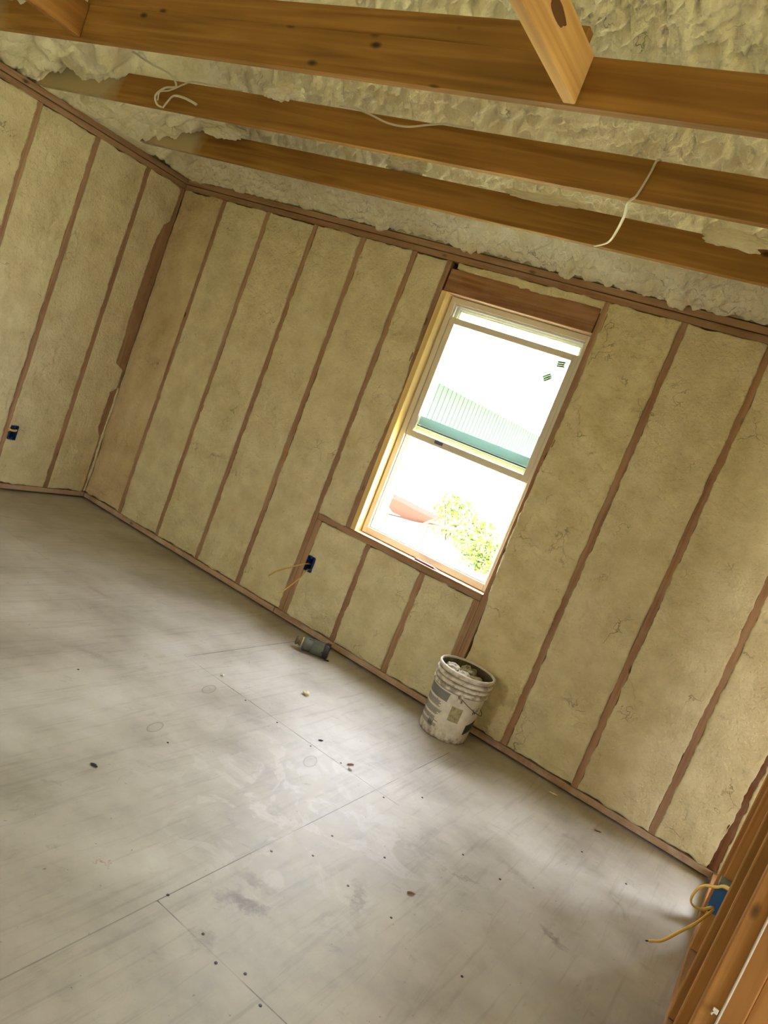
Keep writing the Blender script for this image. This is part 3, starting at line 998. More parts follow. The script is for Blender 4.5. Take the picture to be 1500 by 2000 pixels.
GF = 'foam lumps hanging over the joists'
lump('foam_lump', 0.36, -1.52, 2.64, 0.22, 0.16, 0.075, 3, 'big bulging foam lump over the left wall between the nearest and middle joists', GF)
lump('foam_lump', 0.62, -1.30, 2.625, 0.11, 0.075, 0.055, 5, 'foam lump hanging over the left end of the middle joist', GF)
lump('foam_lump', 0.95, -0.70, 2.605, 0.17, 0.08, 0.045, 6, 'smooth round foam lump over the left part of the joist closest to the window wall', GF)
lump('foam_lump', 1.86, -1.23, 2.625, 0.10, 0.05, 0.040, 8, 'small foam lump dripping over the top of the middle joist right of the cable loop', GF)
lump('foam_lump', 2.18, -0.60, 2.64, 0.12, 0.06, 0.04, 9, 'torn foam lump above the joist closest to the window wall, left of the hanging cable', GF)
lump('foam_lump', 3.84, -0.622, 2.600, 0.13, 0.016, 0.036, 12, 'flat foam patch on the joist closest to the window wall, at the right picture edge', GF, 0.2)
lump('foam_lump', 2.98, -0.622, 2.607, 0.20, 0.012, 0.020, 14, 'thin grey foam smear on the joist above the window, left of the hanging cable', GF, 0.2)

# ================================================================ OPEN PARTITION (right)
GP = 'open partition studs'
PY = [(-0.46, 'farthest open-partition stud, almost in the room corner'), (-0.80, 'open-partition stud carrying the blue outlet box'),
      (-1.295, 'open-partition stud just in front of the blue outlet box'), (-1.625, 'open-partition stud between the outlet box and the stud with the white cable'),
      (-1.98, 'nearest open-partition stud with a white cable stapled down its wide face')]
for y, l in PY:
    thing_board('partition_stud', Wd, Wd + 0.089, y, y + 0.038, 0.049, zt, M_FRAME_Z, 'orange-brown ' + l, 'stud', GP, 0.0035)
thing_board('partition_stud', Wd + 0.0895, Wd + 0.1785, -1.96, -1.922, 0.049, zt, M_FRAME_Z, 'orange-brown stud behind the white-cabled stud, at the lower right picture edge', 'stud', GP, 0.0035)
thing_board('partition_sole_plate', Wd, Wd + 0.089, -2.02, -0.001, 0.004, 0.048, M_FRAME_Y, 'dusty sole plate on the floor under the open partition', 'wall plate')
thing_board('partition_top_plate', Wd, Wd + 0.089, -3.2, -0.001, 2.384, 2.459, M_FRAME_Y, 'top plate over the open partition studs', 'wall plate')

M_BLUE = plain('blue_plastic_box', srgb(42, 104, 176), 0.4)
M_BLUE_D = plain('deep_blue_plastic_box', srgb(24, 62, 118), 0.4)
M_GREYB = plain('grey_clamp_plastic', srgb(126, 136, 136), 0.5)
M_YEL = plain('yellow_cable_jacket', srgb(232, 196, 96), 0.4)
M_YEL2 = plain('dusty_yellow_cable_jacket', srgb(206, 172, 92), 0.5)
M_WHT = plain('white_cable_jacket', srgb(206, 198, 180), 0.5)
M_COP = plain('bare_copper', srgb(186, 110, 60), 0.35, 0.8)


def outlet_box(name, loc, rotz, mat, label, w_=0.055, h_=0.098, d_=0.068):
    """open box; its mouth faces local -y"""
    root = empty(name, loc)
    root.rotation_euler = (0, 0, rotz)
    t = 0.003
    bm = bmesh.new()
    bm_box(bm, -w_ / 2, -w_ / 2 + t, 0, d_, 0, h_)
    bm_box(bm, w_ / 2 - t, w_ / 2, 0, d_, 0, h_)
    bm_box(bm, -w_ / 2 + t, w_ / 2 - t, 0, d_, 0, t)
    bm_box(bm, -w_ / 2 + t, w_ / 2 - t, 0, d_, h_ - t, h_)
    bm_box(bm, -w_ / 2 + t, w_ / 2 - t, d_ - t, d_, t, h_ - t)
    finish(bm, 'box_shell', mat, root)
    for zc in (0.010, h_ - 0.010):
        bm = bmesh.new()
        bm_box(bm, -0.008, 0.008, 0.001, 0.020, zc - 0.006, zc + 0.006, 0.0015)
        finish(bm, 'screw_boss', mat, root)
    for zc in (0.022, h_ - 0.022):
        bm = bmesh.new()
        bmesh.ops.create_cone(bm, cap_ends=True, segments=8, radius1=0.004, radius2=0.004, depth=0.02, matrix=Matrix.Translation((-w_ / 2 - 0.004, 0.02, zc)) @ Matrix.Rotation(math.pi / 2, 4, 'Y'))
        finish(bm, 'nail_boss', mat, root)
    tag(root, label, 'outlet box')
    return root


# on the window wall, left of the window
ob = outlet_box('outlet_box', (2.113, -0.010, 0.358), 0, M_BLUE_D, 'dark blue outlet box low on the window wall between the doubled stud and foam')
c1 = tube('electrical_cable', [(2.105, 0.03, 0.40), (2.108, -0.03, 0.405), (2.10, -0.10, 0.39), (2.02, -0.16, 0.32), (1.975, -0.175, 0.265)], 0.0055, M_YEL2, None, 0.5)
tag(c1, 'upper thin yellow cable sticking out of the blue outlet box left of the window', 'cable', 'cable tails at the window-wall outlet box')
c2 = tube('electrical_cable', [(2.118, 0.03, 0.37), (2.125, -0.03, 0.365), (2.145, -0.10, 0.325), (2.118, -0.17, 0.235), (2.10, -0.19, 0.205)], 0.006, M_YEL, None, 0.5)
tag(c2, 'lower yellow cable sticking down out of the blue outlet box left of the window', 'cable', 'cable tails at the window-wall outlet box')
# on the left wall
ob2 = outlet_box('outlet_box', (0.008, -0.712, 0.362), math.pi / 2, M_BLUE_D, 'dark blue outlet box low on the left wall beside the second stud')
c3 = tube('electrical_cable', [(-0.03, -0.700, 0.425), (0.015, -0.705, 0.432), (0.045, -0.725, 0.435), (0.05, -0.755, 0.435), (0.03, -0.77, 0.438)], 0.008, M_YEL2, None, 0.5)
tag(c3, 'short yellow cable folded out of the blue box on the left wall', 'cable')
# on the partition stud
ob3 = outlet_box('outlet_box', (4.7485, -0.8335, 0.235), math.pi / 2 + math.pi, M_BLUE, 'bright blue outlet box on the open partition at the lower right', 0.060, 0.100, 0.07)
bm = bmesh.new()
bm_box(bm, -0.0305, 0.0305, 0.000, 0.060, 0.0, 0.018, 0.001)
finish(bm, 'cable_clamp', M_GREYB, ob3, (0, 0, 0.1005))
cy = tube('electrical_cable', [(4.80, -1.275, 0.505), (4.775, -1.20, 0.475), (4.757, -1.02, 0.405), (4.742, -0.96, 0.366), (4.712, -0.93, 0.338), (4.694, -0.93, 0.308), (4.690, -0.93, 0.268), (4.706, -0.92, 0.246), (4.735, -0.90, 0.245), (4.765, -0.86, 0.258)], 0.0068, M_YEL, None, 0.5, samples=10)
tag(cy, 'yellow cable looped out in front of the bright blue outlet box', 'cable')
cz = tube('electrical_cable', [(4.77, -0.86, 0.250), (4.752, -0.90, 0.225), (4.735, -0.94, 0.205), (4.70, -0.96, 0.152), (4.665, -0.97, 0.095), (4.640, -0.97, 0.075), (4.628, -0.97, 0.066)], 0.0078, M_YEL, None, 0.55, samples=10)
tag(cz, 'yellow cable tail hanging out over the floor from the bright blue outlet box', 'cable')
tube('bare_wire', [(4.629, -0.97, 0.0665), (4.622, -0.972, 0.062), (4.618, -0.973, 0.061)], 0.0022, M_BLACK, None, 1).parent = cz
bpy.data.objects['bare_wire'].location = Vector((4.629, -0.97, 0.0665)) - cz.location
# white cable down the near partition stud
wc = tube('electrical_cable', [(4.802, -1.9845, 2.30), (4.801, -1.9845, 1.6), (4.800, -1.9845, 1.1), (4.799, -1.9845, 0.8), (4.800, -1.9845, 0.60), (4.7995, -1.9845, 0.35), (4.800, -1.9845, 0.08)], 0.0046, M_WHT, None, 0.6)
tag(wc, 'straight white cable running down the wide face of the nearest partition stud', 'cable')
bm = bmesh.new()
bm_box(bm, -0.009, 0.003, -0.006, 0.0, -0.006, 0.006, 0.001)
bm_box(bm, -0.009, -0.005, -0.006, 0.0, -0.012, 0.0, 0.001)
st = finish(bm, 'cable_staple', plain('white_staple_plastic', srgb(232, 226, 210), 0.5), wc, Vector((4.791, -1.9835, 0.515)) - Vector(wc.location))

# ================================================================ CABLES ON THE JOISTS
h1 = tube('electrical_cable', [(3.64, -1.215, 2.606), (3.636, -1.243, 2.594), (3.631, -1.244, 2.544), (3.618, -1.2465, 2.47), (3.598, -1.244, 2.44), (3.55, -1.1, 2.447), (3.477, -0.92, 2.438), (3.41, -0.78, 2.437), (3.318, -0.65, 2.451), (3.30, -0.63, 2.455)], 0.0058, M_WHT, None, 0.65, samples=12)
tag(h1, 'white cable hanging from the middle joist to the next joist, above the window', 'cable')
h2 = tube('electrical_cable', [(2.20, -1.225, 2.612), (2.29, -1.243, 2.606), (2.40, -1.25, 2.585), (2.50, -1.252, 2.563), (2.60, -1.252, 2.562), (2.70, -1.25, 2.585), (2.78, -1.243, 2.602), (2.88, -1.22, 2.612)], 0.0048, M_WHT, None, 0.65)
tag(h2, 'thin white cable sagging over the face of the middle joist near its centre', 'cable')
h3 = tube('electrical_cable', [(0.60, -1.36, 2.74), (0.80, -1.32, 2.69), (0.97, -1.28, 2.645), (1.12, -1.262, 2.615), (1.185, -1.254, 2.565), (1.12, -1.262, 2.545), (1.08, -1.27, 2.50), (1.10, -1.265, 2.462), (1.125, -1.25, 2.455)], 0.0052, M_WHT, None, 0.7)
tag(h3, 'pale cable coming out of the foam and curling round the middle joist at the left', 'cable', 'cables looped at the left of the middle joist')
h4 = tube('electrical_cable', [(1.60, -1.22, 2.608), (1.40, -1.235, 2.606), (1.28, -1.246, 2.602), (1.23, -1.252, 2.58), (1.188, -1.252, 2.560), (1.15, -1.262, 2.535), (1.10, -1.268, 2.52), (1.095, -1.262, 2.48)], 0.0046, M_WHT, None, 0.7)
tag(h4, 'pale cable running left along the top of the middle joist into the knotted loop', 'cable', 'cables looped at the left of the middle joist')
h5 = tube('electrical_cable', [(1.135, -1.25, 2.456), (1.165, -1.258, 2.485), (1.20, -1.262, 2.515), (1.27, -1.262, 2.515), (1.33, -1.258, 2.505), (1.365, -1.252, 2.497)], 0.0085, M_WHT, None, 0.5)
tag(h5, 'flattened pale cable end lying to the right of the knotted loop on the middle joist', 'cable', 'cables looped at the left of the middle joist')

# ================================================================ BUCKET
M_BUCK = None


def bucket_mat():
    m, n, b = new_mat('dirty_white_plastic')
    tc = N(n, 'ShaderNodeTexCoord')
    P = tc.outputs['Object']
    nz = N(n, 'ShaderNodeTexNoise')
    nz.inputs['Scale'].default_value = 16
    nz.inputs['Detail'].default_value = 6
    nz.inputs['Roughness'].default_value = 0.65
    n.links.new(P, nz.inputs['Vector'])
    c = ramp(n, nz.outputs[0], [(0.35, srgb(206, 197, 180)), (0.6, srgb(224, 217, 202))]).outputs[0]
    sx = N(n, 'ShaderNodeSeparateXYZ')
    n.links.new(P, sx.inputs[0])
    # mud near the foot and grime round the ribs
    mud = ramp(n, sx.outputs[2], [(0.0, (1, 1, 1)), (0.05, (0.25, 0.25, 0.25)), (0.12, (0, 0, 0)), (0.26, (0, 0, 0)), (0.265, (0.7, 0.7, 0.7)), (0.36, (0.5, 0.5, 0.5)), (0.372, (0.0, 0.0, 0.0))])
    n2 = N(n, 'ShaderNodeTexNoise')
    n2.inputs['Scale'].default_value = 34
    n2.inputs['Detail'].default_value = 5
    n.links.new(P, n2.inputs['Vector'])
    r2 = ramp(n, n2.outputs[0], [(0.42, (0.05, 0.05, 0.05)), (0.6, (1, 1, 1))])
    mm = N(n, 'ShaderNodeMath', operation='MULTIPLY')
    n.links.new(mud.outputs[0], mm.inputs[0])
    n.links.new(r2.outputs[0], mm.inputs[1])
    c = mixc(n, mm.outputs[0], c, srgb(116, 96, 76))
    n3 = N(n, 'ShaderNodeTexNoise')
    n3.inputs['Scale'].default_value = 75
    n.links.new(P, n3.inputs['Vector'])
    r3 = ramp(n, n3.outputs[0], [(0.70, (0, 0, 0)), (0.76, (0.8, 0.8, 0.8))])
    c = mixc(n, r3.outputs[0], c, srgb(92, 76, 58))
    for zg in (0.2635, 0.2905, 0.3175, 0.3445):
        d = N(n, 'ShaderNodeMath', operation='SUBTRACT')
        d.inputs[1].default_value = zg - 0.001
        n.links.new(sx.outputs[2], d.inputs[0])
        e = N(n, 'ShaderNodeMath', operation='ABSOLUTE')
        n.links.new(d.outputs[0], e.inputs[0])
        g = ramp(n, e.outputs[0], [(0.0018, (0.85, 0.85, 0.85)), (0.0045, (0, 0, 0))])
        c = mixc(n, g.outputs[0], c, srgb(84, 66, 48))
    n.links.new(c, b.inputs['Base Color'])
    b.inputs['Roughness'].default_value = 0.45
    return m


BX, BY = 3.362, -0.168
bk = empty('plastic_bucket', (BX, BY, 0.0))
tag(bk, 'dirty white five gallon plastic bucket standing on the floor against the window wall', 'bucket')
bm = bmesh.new()
H = 0.372
rb, rt = 0.129, 0.1465
rr_ = lambda z: rb + (rt - rb) * z / H
prof = [(0.0, 0.0), (rb - 0.006, 0.0), (rb - 0.001, 0.004), (rr_(0.02), 0.02), (rr_(0.10), 0.10), (rr_(0.18), 0.18), (rr_(0.26), 0.262)]
for zc in (0.264, 0.291, 0.318):
    prof += [(rr_(zc) + 0.0015, zc), (rr_(zc) + 0.008, zc + 0.002), (rr_(zc) + 0.0105, zc + 0.006), (rr_(zc) + 0.0105, zc + 0.016), (rr_(zc) + 0.008, zc + 0.020), (rr_(zc) + 0.0015, zc + 0.022)]
prof += [(rr_(0.352) + 0.003, 0.353), (rr_(0.36) + 0.006, 0.356), (rr_(0.36) + 0.007, 0.366), (rt + 0.005, 0.371), (rt + 0.001, 0.3725), (rt - 0.004, 0.371), (rt - 0.005, 0.36), (rr_(0.2) - 0.005, 0.2), (rb - 0.005, 0.006), (0.0, 0.006)]
prof = [(max(r, 0.0005), z) for r, z in prof]
lathe(bm, prof, 72)
M_BUCK = bucket_mat()
finish(bm, 'bucket_body', M_BUCK, bk, (0, 0, 0), True)
# dirty lining inside
bm = bmesh.new()
lathe(bm, [(rb - 0.0058, 0.012), (rr_(0.2) - 0.0058, 0.2), (rt - 0.0062, 0.362)], 60, close=False)
M_GRIME = wood('bucket_grime', 'z', srgb(120, 108, 84), srgb(62, 54, 38), 0.4, srgb(150, 140, 112), knots=False)
finish(bm, 'grimy_lining', M_GRIME, bk, (0, 0, 0), True)


def on_cyl(bm, a0, a1, z0, z1, off=0.0007, seg=None):
    seg = seg or max(2, int(abs(a1 - a0) / 4))
    vs = []
    for k in range(seg + 1):
        a = math.radians(a0 + (a1 - a0) * k / seg)
        row = []
        for z in (z0, z1):
            r = rr_(z) + off
            row.append(bm.verts.new((r * math.cos(a), r * math.sin(a), z)))
        vs.append(row)
    for k in range(seg):
        bm.faces.new((vs[k][0], vs[k + 1][0], vs[k + 1][1], vs[k][1]))


M_PRN = plain('grey_label_print', srgb(120, 120, 112), 0.6)
M_PRND = plain('dark_label_print', srgb(64, 62, 60), 0.6)
bm = bmesh.new()
rnd = random.Random(4)
z = 0.252
for k in range(34):
    hh = 0.0036
    z -= 0.0054
    if k in (9, 16, 23, 28):
        z -= 0.006
        continue
    if z < 0.045:
        break
    if k < 9:
        a1 = -84 - (k * 0.3)
    else:
        a1 = -96 + rnd.uniform(-6, 8)
    on_cyl(bm, -158, a1, z, z + hh + (0.0012 if k < 9 else 0))
finish(bm, 'printed_text_block', M_PRN, bk)
bm = bmesh.new()
for k in range(7):
    on_cyl(bm, -113 + k * 2.0, -113 + k * 2.0 + (1.4 if k % 2 else 0.9), 0.052, 0.078, 0.0008, 1)
on_cyl(bm, -113, -100, 0.0450, 0.0475, 0.0008)
on_cyl(bm, -113, -99, 0.0785, 0.0800, 0.0008)
finish(bm, 'barcode', M_PRND, bk)
bm = bmesh.new()
on_cyl(bm, -72, -47, 0.118, 0.198)
finish(bm, 'worn_sticker', foam_mat('worn_sticker_paper', srgb(178, 168, 128), srgb(132, 122, 90), 0.2, 80, 60), bk)
M_LOGO = plain('dark_green_logo', srgb(44, 52, 44), 0.5)
bm = bmesh.new()
for k in range(8):
    a = -24 + k * 4
    zz0 = 0.062 + 0.004 * k
    on_cyl(bm, a, a + 4.2, zz0, 0.118 + 0.004 * k, 0.0008, 1)
finish(bm, 'logo_patch', M_LOGO, bk)
bm = bmesh.new()
for a0, z0, a1, z1 in ((-22, 0.212, -20, 0.182), (-20, 0.182, -17, 0.200), (-17, 0.200, -14, 0.182), (-14, 0.182, -12, 0.214), (-8, 0.214, -8, 0.184), (-8, 0.184, -3, 0.184), (-8, 0.199, -4, 0.199), (-8, 0.214, -3, 0.214)):
    if abs(z1 - z0) < 0.001:
        on_cyl(bm, a0, a1, z0, z0 + 0.005, 0.0009, 2)
    else:
        v = []
        for a, z in ((a0 - 0.9, z0), (a0 + 0.9, z0), (a1 + 0.9, z1), (a1 - 0.9, z1)):
            r = rr_(z) + 0.0009
            v.append(bm.verts.new((r * math.cos(math.radians(a)), r * math.sin(math.radians(a)), z)))
        bm.faces.new(v)
finish(bm, 'printed_letters', plain('black_print', srgb(30, 28, 28), 0.5), bk)
# handle ears and bail
EA = math.radians(-62)
for s in (0, 1):
    a = EA + math.pi * s
    bm = bmesh.new()
    bmesh.ops.create_cone(bm, cap_ends=True, segments=20, radius1=0.017, radius2=0.013, depth=0.016, matrix=Matrix.Rotation(math.pi / 2, 4, 'Y'))
    bm_box(bm, -0.008, 0.004, -0.013, 0.013, -0.030, 0.0, 0.002)
    o = finish(bm, 'handle_ear', M_BUCK, bk, (math.cos(a) * (rr_(0.262) + 0.010), math.sin(a) * (rr_(0.262) + 0.010), 0.262))
    o.rotation_euler = (0, 0, a)
ax = Vector((math.cos(EA), math.sin(EA), 0))
sd_ = Vector((-math.sin(EA), math.cos(EA), 0))      # points to the right side of the bucket
pts = []
rB = rr_(0.26) + 0.018
for k in range(13):
    t = math.pi * k / 12
    out = math.sin(t)
    side = sd_ * (rr_(0.16) + 0.014) * min(1.0, out * 1.05) if out > 0.02 else sd_ * 0
    # hangs down against the bucket's side
    pts.append(ax * rB * math.cos(t) + sd_ * (0.155 * out) + Vector((0, 0, 0.258 - 0.085 * out)))
M_WIRE = plain('grey_steel_wire', srgb(110, 100, 84), 0.45, 0.6)
hb = tube('bail_handle', [Vector((BX, BY, 0)) + p for p in pts], 0.0022, M_WIRE, bk, 1.0, 6, 4)
# rubbish inside the bucket
GS = 'scraps inside the bucket'
M_SCR = foam_mat('crumpled_scrap', srgb(214, 208, 196), srgb(150, 140, 122), 0.6, 60)


def scrap(cx, cy, cz, r, seed, label, mat=None):
    bm = bmesh.new()
    bmesh.ops.create_icosphere(bm, subdivisions=3, radius=1)
    P = np.array([v.co[:] for v in bm.verts])
    k = fbm(P + seed, 1.9, 3, seed) * 0.4
    for v, a in zip(bm.verts, k):
        v.co = Vector((v.co.x, v.co.y * 0.8, v.co.z * 0.62)) * r * (1 + float(a))
    zmin = min(v.co.z for v in bm.verts)
    for v in bm.verts:
        v.co.z -= zmin
    o = finish(bm, 'foam_scrap', mat or M_SCR, None, (BX + cx, BY + cy, cz), False)
    tag(o, label, 'scrap', GS)


scrap(-0.070, -0.040, 0.300, 0.048, 2, 'pale crumpled scrap at the left inside the bucket')
scrap(0.000, -0.050, 0.296, 0.050, 5, 'pale rounded foam scrap at the middle front inside the bucket')
scrap(0.060, 0.000, 0.290, 0.050, 7, 'brownish foam scrap at the right inside the bucket', foam_mat('brown_scrap', srgb(150, 138, 104), srgb(96, 84, 56), 0.6, 60))
scrap(-0.01, 0.050, 0.292, 0.055, 9, 'olive foam scrap at the back inside the bucket', foam_mat('olive_scrap', srgb(158, 148, 110), srgb(104, 94, 64), 0.6, 60))
bm = bmesh.new()
lathe(bm, [(0.001, 0.0), (0.112, 0.0), (0.120, 0.012), (0.131, 0.270), (0.10, 0.285), (0.001, 0.292)], 40)
for v in bm.verts:
    if v.co.z > 0.2:
        v.co.z += 0.012 * math.sin(40 * v.co.x) * math.cos(33 * v.co.y)
tag(finish(bm, 'bucket_debris', M_GRIME, None, (BX, BY, 0.0075), True), 'dark dried debris filling the bucket below the scraps', 'debris', kind='stuff')

# ================================================================ CANISTER ON THE FLOOR
M_CAN = wood('dusty_grey_green_plastic', 'x', srgb(104, 112, 104), srgb(74, 82, 78), 0.5, srgb(132, 134, 122), knots=False, rough=0.5)
cA, cB = Vector((2.372, -0.265, 0.0)), Vector((2.558, -0.158, 0.0))
ang = math.atan2(cB.y - cA.y, cB.x - cA.x)
cn = empty('canister', (2.465, -0.212, 0.0))
cn.rotation_euler = (0, 0, ang)
tag(cn, 'grey-green dusty canister with a brown neck lying on the floor by the window wall', 'canister')


def xlathe(name, prof, mat, smooth=True, seg=40):
    bm = bmesh.new()
    lathe(bm, [(r, x) for r, x in prof], seg)
    for v in bm.verts:
        v.co = Vector((v.co.z, v.co.x, v.co.y + 0.0435))
    return finish(bm, name, mat, cn, (0, 0, 0), smooth)


xlathe('canister_body', [(0.001, -0.060), (0.030, -0.060), (0.038, -0.055), (0.040, -0.045), (0.041, -0.008), (0.037, -0.006), (0.037, -0.002), (0.042, 0.0), (0.0425, 0.060), (0.041, 0.068), (0.001, 0.068)], M_CAN)
xlathe('collar_ring', [(0.001, -0.068), (0.029, -0.068), (0.031, -0.064), (0.031, -0.059), (0.001, -0.059)], plain('cream_plastic_ring', srgb(196, 184, 150), 0.5))
xlathe('canister_neck', [(0.001, -0.104), (0.016, -0.104), (0.024, -0.101), (0.025, -0.092), (0.020, -0.088), (0.020, -0.082), (0.024, -0.080), (0.024, -0.067), (0.001, -0.067)], M_GRIME)
xlathe('end_cap', [(0.001, 0.068), (0.041, 0.068), (0.0432, 0.071), (0.0432, 0.094), (0.040, 0.099), (0.030, 0.101), (0.001, 0.101)], plain('black_plastic_cap', srgb(44, 42, 42), 0.5))
for tb in ((0.088, 0.118, -0.040, -0.030, 0.002, 0.010), (0.074, 0.100, -0.012, 0.012, 0.084, 0.091), (0.058, 0.072, -0.046, -0.036, 0.036, 0.046)):
    bm = bmesh.new()
    bm_box(bm, *tb, 0.002)
    finish(bm, 'cap_tab', plain('dark_plastic_tab', srgb(52, 48, 44), 0.5), cn)
bm = bmesh.new()
pp_ = [(-0.035, 0.0835), (-0.024, 0.0845), (-0.018, 0.0815), (-0.008, 0.0850), (0.004, 0.0880), (-0.002, 0.0845), (-0.014, 0.079), (-0.026, 0.081)]
vs = [bm.verts.new((x, -0.020 + 0.4 * (z - 0.08), z - 0.0015)) for x, z in pp_]
f = bm.faces.new(vs)
bmesh.ops.solidify(bm, geom=[f], thickness=0.003)
finish(bm, 'torn_label', plain('black_torn_label', srgb(26, 28, 30), 0.6), cn)

# ================================================================ SMALL THINGS
# pencil on the sill
pc = empty('carpenter_pencil', (2.835, 0.028, 0.7228))
pc.rotation_euler = (0, 0, math.radians(-4))
tag(pc, 'maroon carpenter pencil lying on the window sill', 'pencil')
bm = bmesh.new()
bm_box(bm, -0.085, 0.055, -0.012, 0.004, 0.0, 0.011, 0.003, 2)
finish(bm, 'pencil_body', plain('maroon_paint', srgb(96, 34, 50), 0.35), pc)
bm = bmesh.new()
bmesh.ops.create_cone(bm, cap_ends=True, segments=8, radius1=0.008, radius2=0.0012, depth=0.034, matrix=Matrix.Translation((0.072, -0.004, 0.0055)) @ Matrix.Rotation(math.pi / 2, 4, 'Y') @ Matrix.Scale(0.68, 4, (1, 0, 0)))
finish(bm, 'pencil_tip', plain('pink_wood_tip', srgb(226, 170, 168), 0.6), pc)
bm = bmesh.new()
bm_box(bm, -0.085, 0.055, -0.001, 0.002, 0.0108, 0.0125)  # highlight along the pencil top, painted as a thin pink strip
finish(bm, 'pencil_highlight', plain('painted_pink_highlight', srgb(232, 196, 196), 0.4), pc)


def chip(name, x, y, sx, sy, sz, ang, mat, label, cat='debris', seed=1):
    bm = bmesh.new()
    bmesh.ops.create_icosphere(bm, subdivisions=2, radius=1)
    P = np.array([v.co[:] for v in bm.verts])
    k = fbm(P + seed, 1.6, 2, seed) * 0.35
    for v, a in zip(bm.verts, k):
        v.co = Vector((v.co.x * sx, v.co.y * sy, v.co.z * sz)) * (1 + float(a))
    zmin = min(v.co.z for v in bm.verts)
    for v in bm.verts:
        v.co.z -= zmin
    o = finish(bm, name, mat, None, (x, y, 0.0), False)
    o.rotation_euler = (0, 0, ang)
    return tag(o, label, cat)


M_CHIPW = plain('pale_foam_crumb', srgb(222, 214, 180), 0.8)
M_CHIPB = plain('black_scrap', srgb(40, 34, 30), 0.7)
M_CHIPT = plain('tan_wood_chip', srgb(150, 116, 84), 0.8)
M_CHIPH = plain('white_chip', srgb(232, 228, 218), 0.7)
chip('foam_crumb', 2.814, -0.704, 0.019, 0.014, 0.010, 0.4, M_CHIPW, 'small cream foam crumb on the floor between canister and bucket', seed=3)
chip('dark_scrap', 2.904, -2.064, 0.014, 0.007, 0.003, 0.2, M_CHIPB, 'dark scrap on the floor at the left foreground', seed=4)
chip('wood_chip', 3.33, -1.035, 0.018, 0.005, 0.004, 1.1, M_CHIPT, 'tan wood splinter lying on the floor joint in front of the bucket', seed=5)
chip('white_chip', 3.352, -1.072, 0.010, 0.005, 0.005, 0.5, M_CHIPH, 'tiny white chip beside the tan splinter on the floor joint', seed=6)
chip('dark_scrap', 3.140, -1.010, 0.013, 0.003, 0.003, 0.9, M_CHIPB, 'thin black sliver on the floor left of the tan splinter', seed=7)
chip('foam_crumb', 2.535, -1.035, 0.010, 0.007, 0.005, 0.3, M_CHIPH, 'tiny white crumb on the floor near the joint corner left of the canister', seed=8)
chip('wood_chip', 4.255, -0.20, 0.020, 0.004, 0.004, 0.4, M_CHIPT, 'tan wood sliver on the floor near the wall right of the bucket', seed=9)
chip('wood_chip', 3.93, -1.53, 0.016, 0.004, 0.004, 0.75, M_CHIPT, 'brown splinter on the open floor below the bucket', seed=10)
chip('foam_crumb', 3.99, -0.10, 0.020, 0.008, 0.004, 0.2, M_CHIPW, 'loose cream foam crumb on the floor at the wall foot, right of the bucket', seed=11)

# ================================================================ OUTSIDE
GZ = -0.75


def ground_mat():
    m, n, b = new_mat('sunny_yard_ground')
    ge = N(n, 'ShaderNodeNewGeometry')
    sx = N(n, 'ShaderNodeSeparateXYZ')
    n.links.new(ge.outputs['Position'], sx.inputs[0])
    nz = N(n, 'ShaderNodeTexNoise')
    nz.inputs['Scale'].default_value = 0.8
    nz.inputs['Detail'].default_value = 5
    n.links.new(ge.outputs['Position'], nz.inputs['Vector'])
    a = N(n, 'ShaderNodeMath', operation='MULTIPLY_ADD')
    a.inputs[1].default_value = 3.0
    n.links.new(nz.outputs[0], a.inputs[0])
    n.links.new(sx.outputs[1], a.inputs[2])
    r = ramp(n, a.outputs[0], [(0.0, srgb(168, 164, 108)), (1.0, srgb(214, 206, 188))])
    r.color_ramp.elements[0].position = 0.0
    mr = N(n, 'ShaderNodeMapRange')
    mr.inputs['From Min'].default_value = 7.0
    mr.inputs['From Max'].default_value = 8.6
    n.links.new(a.outputs[0], mr.inputs[0])
    n.links.new(mr.outputs[0], r.inputs[0])
    n.links.new(r.outputs[0], b.inputs['Base Color'])
    b.inputs['Roughness'].default_value = 0.95
    return m


bm = bmesh.new()
v = [bm.verts.new(p) for p in ((-60, -60, 0), (60, -60, 0), (60, 90, 0), (-60, 90, 0))]
bm.faces.new(v)
tag(finish(bm, 'ground', ground_mat(), None, (0, 0, GZ)), kind='structure')

M_MINT = plain('mint_siding', srgb(42, 60, 50), 0.7)
M_WHITE = plain('white_trim', srgb(236, 234, 228), 0.6)
nh = empty('neighbour_house', (-3.6, 10.5, GZ))
tag(nh, 'pale mint-green sided house with a white roof edge seen through the window', 'house')
hx0, hy0 = -3.45, 9.6
hx1, hy1 = -5.4, 30.0
dv = Vector((hx1 - hx0, hy1 - hy0, 0))
Ln = dv.length
dv.normalize()
nvv = Vector((dv.y, -dv.x, 0))
house_rot = math.atan2(dv.y, dv.x)
nh.location = (hx0, hy0, GZ)
nh.rotation_euler = (0, 0, house_rot)
EH = 3.10
bm = bmesh.new()
bm_box(bm, 0, Ln, 0, 0.15, 0, EH)
for k in range(int(Ln / 0.30)):
    bm_box(bm, 0.30 * k, 0.30 * k + 0.02, -0.008, 0, 0.2, EH - 0.02)
finish(bm, 'siding_wall', M_MINT, nh)
bm = bmesh.new()
bm_box(bm, -0.5, Ln + 0.5, -0.85, -0.80, EH - 0.05, EH + 0.16)
bm_box(bm, -0.5, Ln + 0.5, -0.80, 0.0, EH - 0.01, EH + 0.01)
finish(bm, 'fascia', M_WHITE, nh)
bm = bmesh.new()
v = [bm.verts.new(p) for p in ((-0.5, -0.9, EH + 0.12), (Ln + 0.5, -0.9, EH + 0.12), (Ln + 0.5, 5.0, EH + 2.4), (-0.5, 5.0, EH + 2.4))]
f = bm.faces.new(v)
bmesh.ops.solidify(bm, geom=[f], thickness=0.05)
finish(bm, 'roof', M_WHITE, nh)
